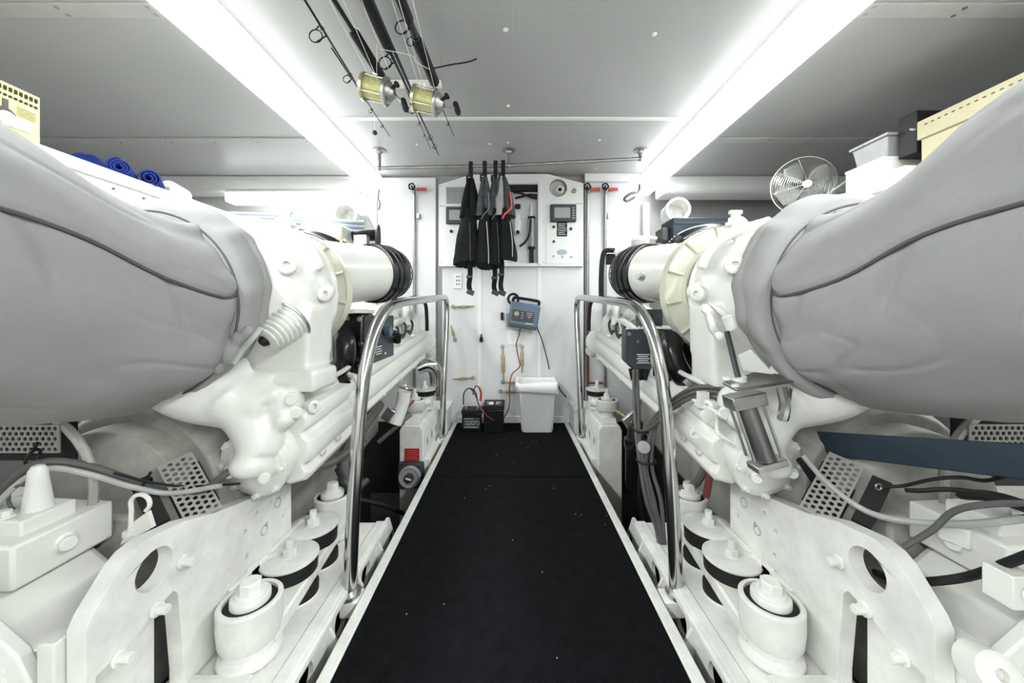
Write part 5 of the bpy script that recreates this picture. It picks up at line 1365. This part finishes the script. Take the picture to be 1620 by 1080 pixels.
for z, e in ((.30, .010), (.315, .014), (.345, .018), (.368, .016), (.376, .006), (.372, -.008), (.33, -.015), (.22, -.02)):
    r = rrect(bx, by, .143+e, .111+e, .035, z, 14)
    rr = []
    for q in r:
        nn = noise.noise(q*22)*.018+noise.noise(q*50)*.012
        d = (q-Vector((bx, by, q.z))).normalized(); rr.append(q+d*nn+Vector((0, 0, noise.noise(q*18+Vector((4, 0, 0)))*.02)))
    rings.append(rr)
MB().loft(rings).build('bin_bag', 'bag', bn, smooth=0)

# ------------------------------------------------------------------ overhead pipe and life vests
pz = {600: 265, 1015: 250}
t = thing('hanging_rail', 'galvanised pipe rail on three ceiling flanges in front of the cabinet', 'rail', (0, 2.46, 1.9))
zl = ZC-.128; zr_ = ZC-.062
P0 = at(600, 266, 2.46); P1 = at(1013, 251, 2.46); Pm = at(805, 262, 2.46)
MB().cyl(P0, Pm, .013, n=14).build('pipe', 'galv', t); MB().cyl(Pm, P1, .013, n=14).build('pipe', 'galv', t)
MB().cyl(Pm-Vector((.03, 0, 0)), Pm+Vector((.03, 0, .002)), .016, n=14).build('tee_fitting', 'galv', t)
for p in (P0, Pm, P1):
    m = MB().cyl(p, (p.x, p.y, ZC-.01), .012, n=14); m.lathe((p.x, p.y, ZC), (0, 0, -1), [(0, .046), (.006, .046), (.012, .022), (.024, .019)], 24)
    m.ell(p, .018, 12, 8); m.build('ceiling_flange', 'galv', t)

def vest(px, seed, label, collar, trim, lean, strap, wtop, wbot, zb, dz=0, yoff=0):
    random.seed(seed)
    Y = 2.46+yoff
    zp = P0.z+(P1.z-P0.z)*((px-600)/413)
    x = (px-808)/F*2.46
    t = thing('life_vest', label, 'life vest', (x, Y, zp-.9), 'life vests hanging from the overhead rail')
    # strap loop over the pipe
    lp = MB().tube([(x-.003, 2.46-.016, zp-.09), (x, 2.46-.018, zp), (x, 2.46, zp+.019), (x, 2.46+.018, zp), (x-.003, 2.46+.016, zp-.09)], .013, n=8, flat=.3)
    lp = MB()
    lp.box(x-.014, x+.014, 2.46-.017, 2.46-.013, zp-.10, zp+.012); lp.box(x-.014, x+.014, 2.46+.013, 2.46+.017, zp-.10, zp+.012); lp.box(x-.014, x+.014, 2.46-.017, 2.46+.017, zp+.012, zp+.018)
    lp.build('hanger_loop', 'black', t, bevel=.001)
    MB().obox((x-.01, Y, zp-.10), (.045, .035, .045)).build('buckle', 'black', t, bevel=.004)
    MB().obox((x-.012, Y-.019, zp-.095), (.016, .003, .006)).build('buckle_tag', 'cable_light', t)
    def sect(z, cx, hw, hy, ph, hem=0):
        n = 28; o = []
        for k in range(n):
            a = 2*PI*k/n
            rr = 1+.2*noise.noise(Vector((math.cos(a)*1.6+seed, z*7, math.sin(a)*1.6)))+.05*math.cos(3*a+ph)
            o.append(Vector((cx+hw*rr*math.cos(a), Y+hy*rr*math.sin(a), z+hem*(.018*math.cos(a+seed)+.014*noise.noise(Vector((3*math.cos(a), seed, 3*math.sin(a))))))))
        return o
    # two collar lobes
    for j in (-1, 1):
        rg = []
        for k in range(12):
            q = k/11; z = zp-.10-q*.27
            hw = (.010+.020*math.sin(min(1, q*1.5)*PI/2))*wtop; cx = x+lean*q*.5+j*(.010+.022*q)*wtop
            rg.append(sect(z, cx, hw, .03+.03*q, seed+j))
        MB().loft(rg).build('collar', collar if j < 0 else ('neo_grey' if collar != 'neo' else 'neo'), t, smooth=60)
    if trim: 
        MB().tube([(x+lean*.5+.03*wtop, Y-.058, zp-.22), (x+lean*.6+.035*wtop, Y-.062, zp-.32), (x+lean*.6, Y-.07, zp-.37), (x+lean*.6-.02, Y-.065, zp-.40)], .004 if trim != 'redpink' else .012, flat=.4).build('edge_piping', trim, t)
    rg = []
    for k in range(14):
        q = k/13; z = zp-.32-q*(zp-.32-zb)
        hw = (.042+.055*q**.8)*wbot; hw *= 1 if q < .95 else .93
        rg.append(sect(z, x+lean*(.5+q*.8), hw, .055+.02*q, seed*2, q**3))
    MB().loft(rg).build('body_panel', 'neo', t, smooth=60)
    MB().tube([(x+lean*1.2+.25*.1*wbot, Y-.075, zp-.42), (x+lean*1.3+.03, Y-.082, zb+.12), (x+lean*1.3+.032, Y-.08, zb+.01)], .003).build('front_zip', 'neo_grey' if seed % 2 else 'cable_light', t)
    if strap:
        sx = x+lean*1.3+strap[0]; z = zb
        st_ = MB().tube([(sx, Y-.02, z+.02), (sx+.004, Y-.03, z-strap[1]*.4), (sx-.004, Y-.03, z-strap[1]*.75), (sx+.008, Y-.03, z-strap[1])], .018, n=8, flat=.22)
        st_.build('crotch_strap', 'neo', t)
        m = MB().obox((sx+.006, Y-.03, z-strap[1]*.98), (.05, .02, .035), Matrix.Rotation(.4, 3, 'Y')); m.obox((sx, Y-.032, z-strap[1]*.45), (.042, .018, .022)); m.build('strap_buckle', 'black_gloss', t, bevel=.003)
zb = at(0, 418, 2.46).z
vest(745, 1, 'leftmost black life vest on the overhead rail, plain dark collar', 'neo', None, -.02, (.02, .20), 1.15, 1.0, zb)
vest(767, 2, 'second life vest from the left, grey collar and pale piping', 'neo_grey', 'cable_light', 0, None, .95, .72, zb-.018, yoff=-.01)
vest(784, 3, 'third life vest from the left, slate grey collar, mid length strap', 'neo_grey', 'cable_light', -.005, (.0, .19), .95, .72, zb-.012, yoff=.01)
vest(796, 4, 'rightmost life vest, pale grey collar with a pink red edge', 'grey_plastic', 'redpink', .025, (-.045, .235), 1.2, .68, zb+.03)

# ------------------------------------------------------------------ fishing rods under the ceiling
rk = thing('rod_rack', 'white rod rack bar fixed to the ceiling', 'rack', at(650, 130, 1.72))
p = at(650, 131, 1.73); MB().box(p.x-.16, p.x+.15, 1.715, 1.745, ZC-.030, ZC-.001).build('bar', 'white_clean', rk, bevel=.004)
m = MB().box(p.x+.10, p.x+.14, 1.712, 1.716, ZC-.024, ZC-.010); m.build('end_clip', 'steel_dull', rk)

def rod(name_label, pA, pB, hA, rA, rB, grips=(), guides=(), mat_='black_gloss', reel=None, group='fishing rods under the ceiling'):
    """pA,pB pixels of the near and far ends; hA height above camera; depth follows from height"""
    def W(px, py, h): Z = F*h/(497-py); return at(px, py, Z)
    a = W(pA[0], pA[1], hA); b = W(pB[0], pB[1], hA if len(pB) < 3 else pB[2])
    t = thing('fishing_rod', name_label, 'fishing rod', tuple(a), group)
    d = (b-a); L = d.length; dn = d.normalized()
    near = a-dn*.35
    MB().tube([near, a, b], lambda q: rA+(rB-rA)*q, n=10, sub=4).build('blank', mat_, t)
    for g0, g1, r, mm in grips:
        MB().lathe(a+d*g0, d, [(0, r*.7), (.01, r), ((g1-g0)*L-.01, r*1.05), ((g1-g0)*L, r*.8)], 16).build('grip', mm, t)
    for g, r in guides:
        p = a+d*g
        m = MB().torus(p+Vector((-r*.9, 0, -r*1.1)), dn, r*.9, r*.07+.0006, 22, 6)
        m.tube([p-dn*r*.6, p+Vector((-r*.9, 0, -r*.2))], r*.08+.0006, n=5, sub=1); m.tube([p+dn*r*1.3, p+Vector((-r*.9, 0, -r*2))], r*.08+.0006, n=5, sub=1)
        m.torus(p, dn, rA*1.15, .0012, 14, 5)
        m.build('line_guide', 'black_gloss', t)
    return t, a, b
# pA at top of the frame
rod('slim dark fishing rod furthest left with large ring guides', (482, 0), (562, 130), 1.05, .0062, .0035, guides=((.28, .026), (.88, .018)))
rod('thick gripped rod above the left gold reel', (528, 0), (604, 122), 1.03, .009, .009, grips=((.34, 1.0, .019, 'black'),))
rod('long dark rod running between the two reels to the back', (578, 0), (694, 245), 1.04, .0125, .003, grips=((-.2, .20, .016, 'black'),), guides=((.22, .028), (.52, .020), (.80, .008), (.9, .006)))
rod('glossy blue black rod lying against the middle rod', (588, 0), (652, 145), 1.045, .009, .006, mat_='blue_dark')
rod('heavy wrapped rod above the right gold reel', (634, 0), (688, 132), 1.02, .0125, .013, grips=((.40, 1.0, .021, 'black'), (-.1, .2, .017, 'black')), guides=((.18, .026), (.36, .018)))
rod('thin rod tip with small guides left below the left reel', (580, 160), (617, 216), 1.06, .0035, .002, guides=((.2, .010), (.65, .007)))
rod('thin rod tip below the right reel, left of the long dark rod', (655, 172), (681, 236), 1.06, .0032, .002, guides=((.3, .008), (.6, .006)))
rod('short thin rod tip hanging right of the right reel', (700, 172), (718, 215), 1.06, .003, .002, guides=((.5, .007),))

def reel(c, label, knobpos):
    t = thing('fishing_reel', label, 'fishing reel', tuple(c))
    c = Vector(c); ax = Vector((1, .05, -.20)).normalized()
    MB().lathe(c-ax*.042, ax, [(0, .034), (.004, .040), (.078, .040), (.084, .034)], 32).build('spool_line', 'line', t)
    for q, r0 in ((-.052, .055), (.040, .056)):
        MB().lathe(c+ax*q, ax, [(0, r0*.85), (.003, r0), (.014, r0), (.017, r0*.8)], 36).build('side_plate', 'steel_dull' if q > 0 else 'gold', t, bevel=.001)
    MB().lathe(c+ax*.055, ax, [(0, .044), (.012, .040), (.02, .028), (.028, .022), (.03, .012)], 28).build('gear_cover', 'steel_dull', t, bevel=.001)
    for k in range(4):
        a = PI/4+k*PI/2; _, u, v = MB().frame(ax); o = (u*math.cos(a)+v*math.sin(a))*.047
        MB().cyl(c-ax*.045+o, c+ax*.045+o, .0045, n=10).build('cross_bar', 'gold', t)
    e = c+ax*.085
    MB().tube([e, e+Vector((.012, -.005, -.018)), e+Vector(knobpos)], .005).build('handle_arm', 'steel_dull', t)
    kb = e+Vector(knobpos); 
    MB().lathe(kb-Vector((.008, 0, -.025)), (.3, .1, -1), [(0, .008), (.008, .012), (.045, .013), (.055, .008)], 16).build('handle_knob', 'black', t)
    MB().lathe(e+Vector((-.005, -.02, .01)), (.8, -.4, .3), [(0, .007), (.02, .008), (.024, .014), (.032, .012)], 14).build('drag_knob', 'black', t)
    m = MB().tube([c+Vector((0, .01, .05)), c+Vector((0, .0, .075))], .012, flat=.5); m.build('reel_foot', 'steel_dull', t)
def W(px, py, h): Z = F*h/(497-py); return at(px, py, Z)
reel(W(593, 141, .945), 'gold spooled big game reel on the left of the pair', (.040, .0, -.045))
reel(W(672, 159, .925), 'gold spooled big game reel on the right of the pair', (.055, .0, -.012))
wl = MB()
for a, b_ in (((505, -30), (600, 150)), ((530, -30), (612, 160)), ((610, -30), (668, 150)), ((622, -30), (680, 170)), ((560, -30), (615, 110)), ((645, -30), (690, 150))):
    wl.tube([W(a[0], a[1], .98), W(b_[0], b_[1], .94)], .0011, n=5, sub=1)
wl.tube([W(596, 70, .98), W(596, 118, .96)], .0011, n=5, sub=1)
wl.tube([W(604, 78, .98), W(650, 88, .97), W(658, 98, .96), W(680, 110, .95)], .0012, n=5)
tag(wl.build('fishing_line', 'white_clean'), 'loose strands of pale fishing line along the rods', 'fishing line')['kind'] = 'stuff'
cable('wire', 'stiff dark wire end sticking out right of the rods', 'wire', [W(686, 108, 1.0), W(715, 102, 1.0), W(740, 98, 1.0), W(754, 93, 1.0)], .0028, 'black')
bo = thing('lead_sinker', 'small round dark sinker dangling on a line left of the rods', 'sinker', W(593, 210, 1.06))
MB().ell(W(593, 210, 1.06), .014, 14, 10).build('ball', 'darkgrey', bo)
MB().tube([W(593, 205, 1.07), W(592, 185, 1.10)], .001, n=4, sub=1).build('line', 'white_clean', bo)

for o in bpy.data.objects:
    if '_o' in o: del o['_o']
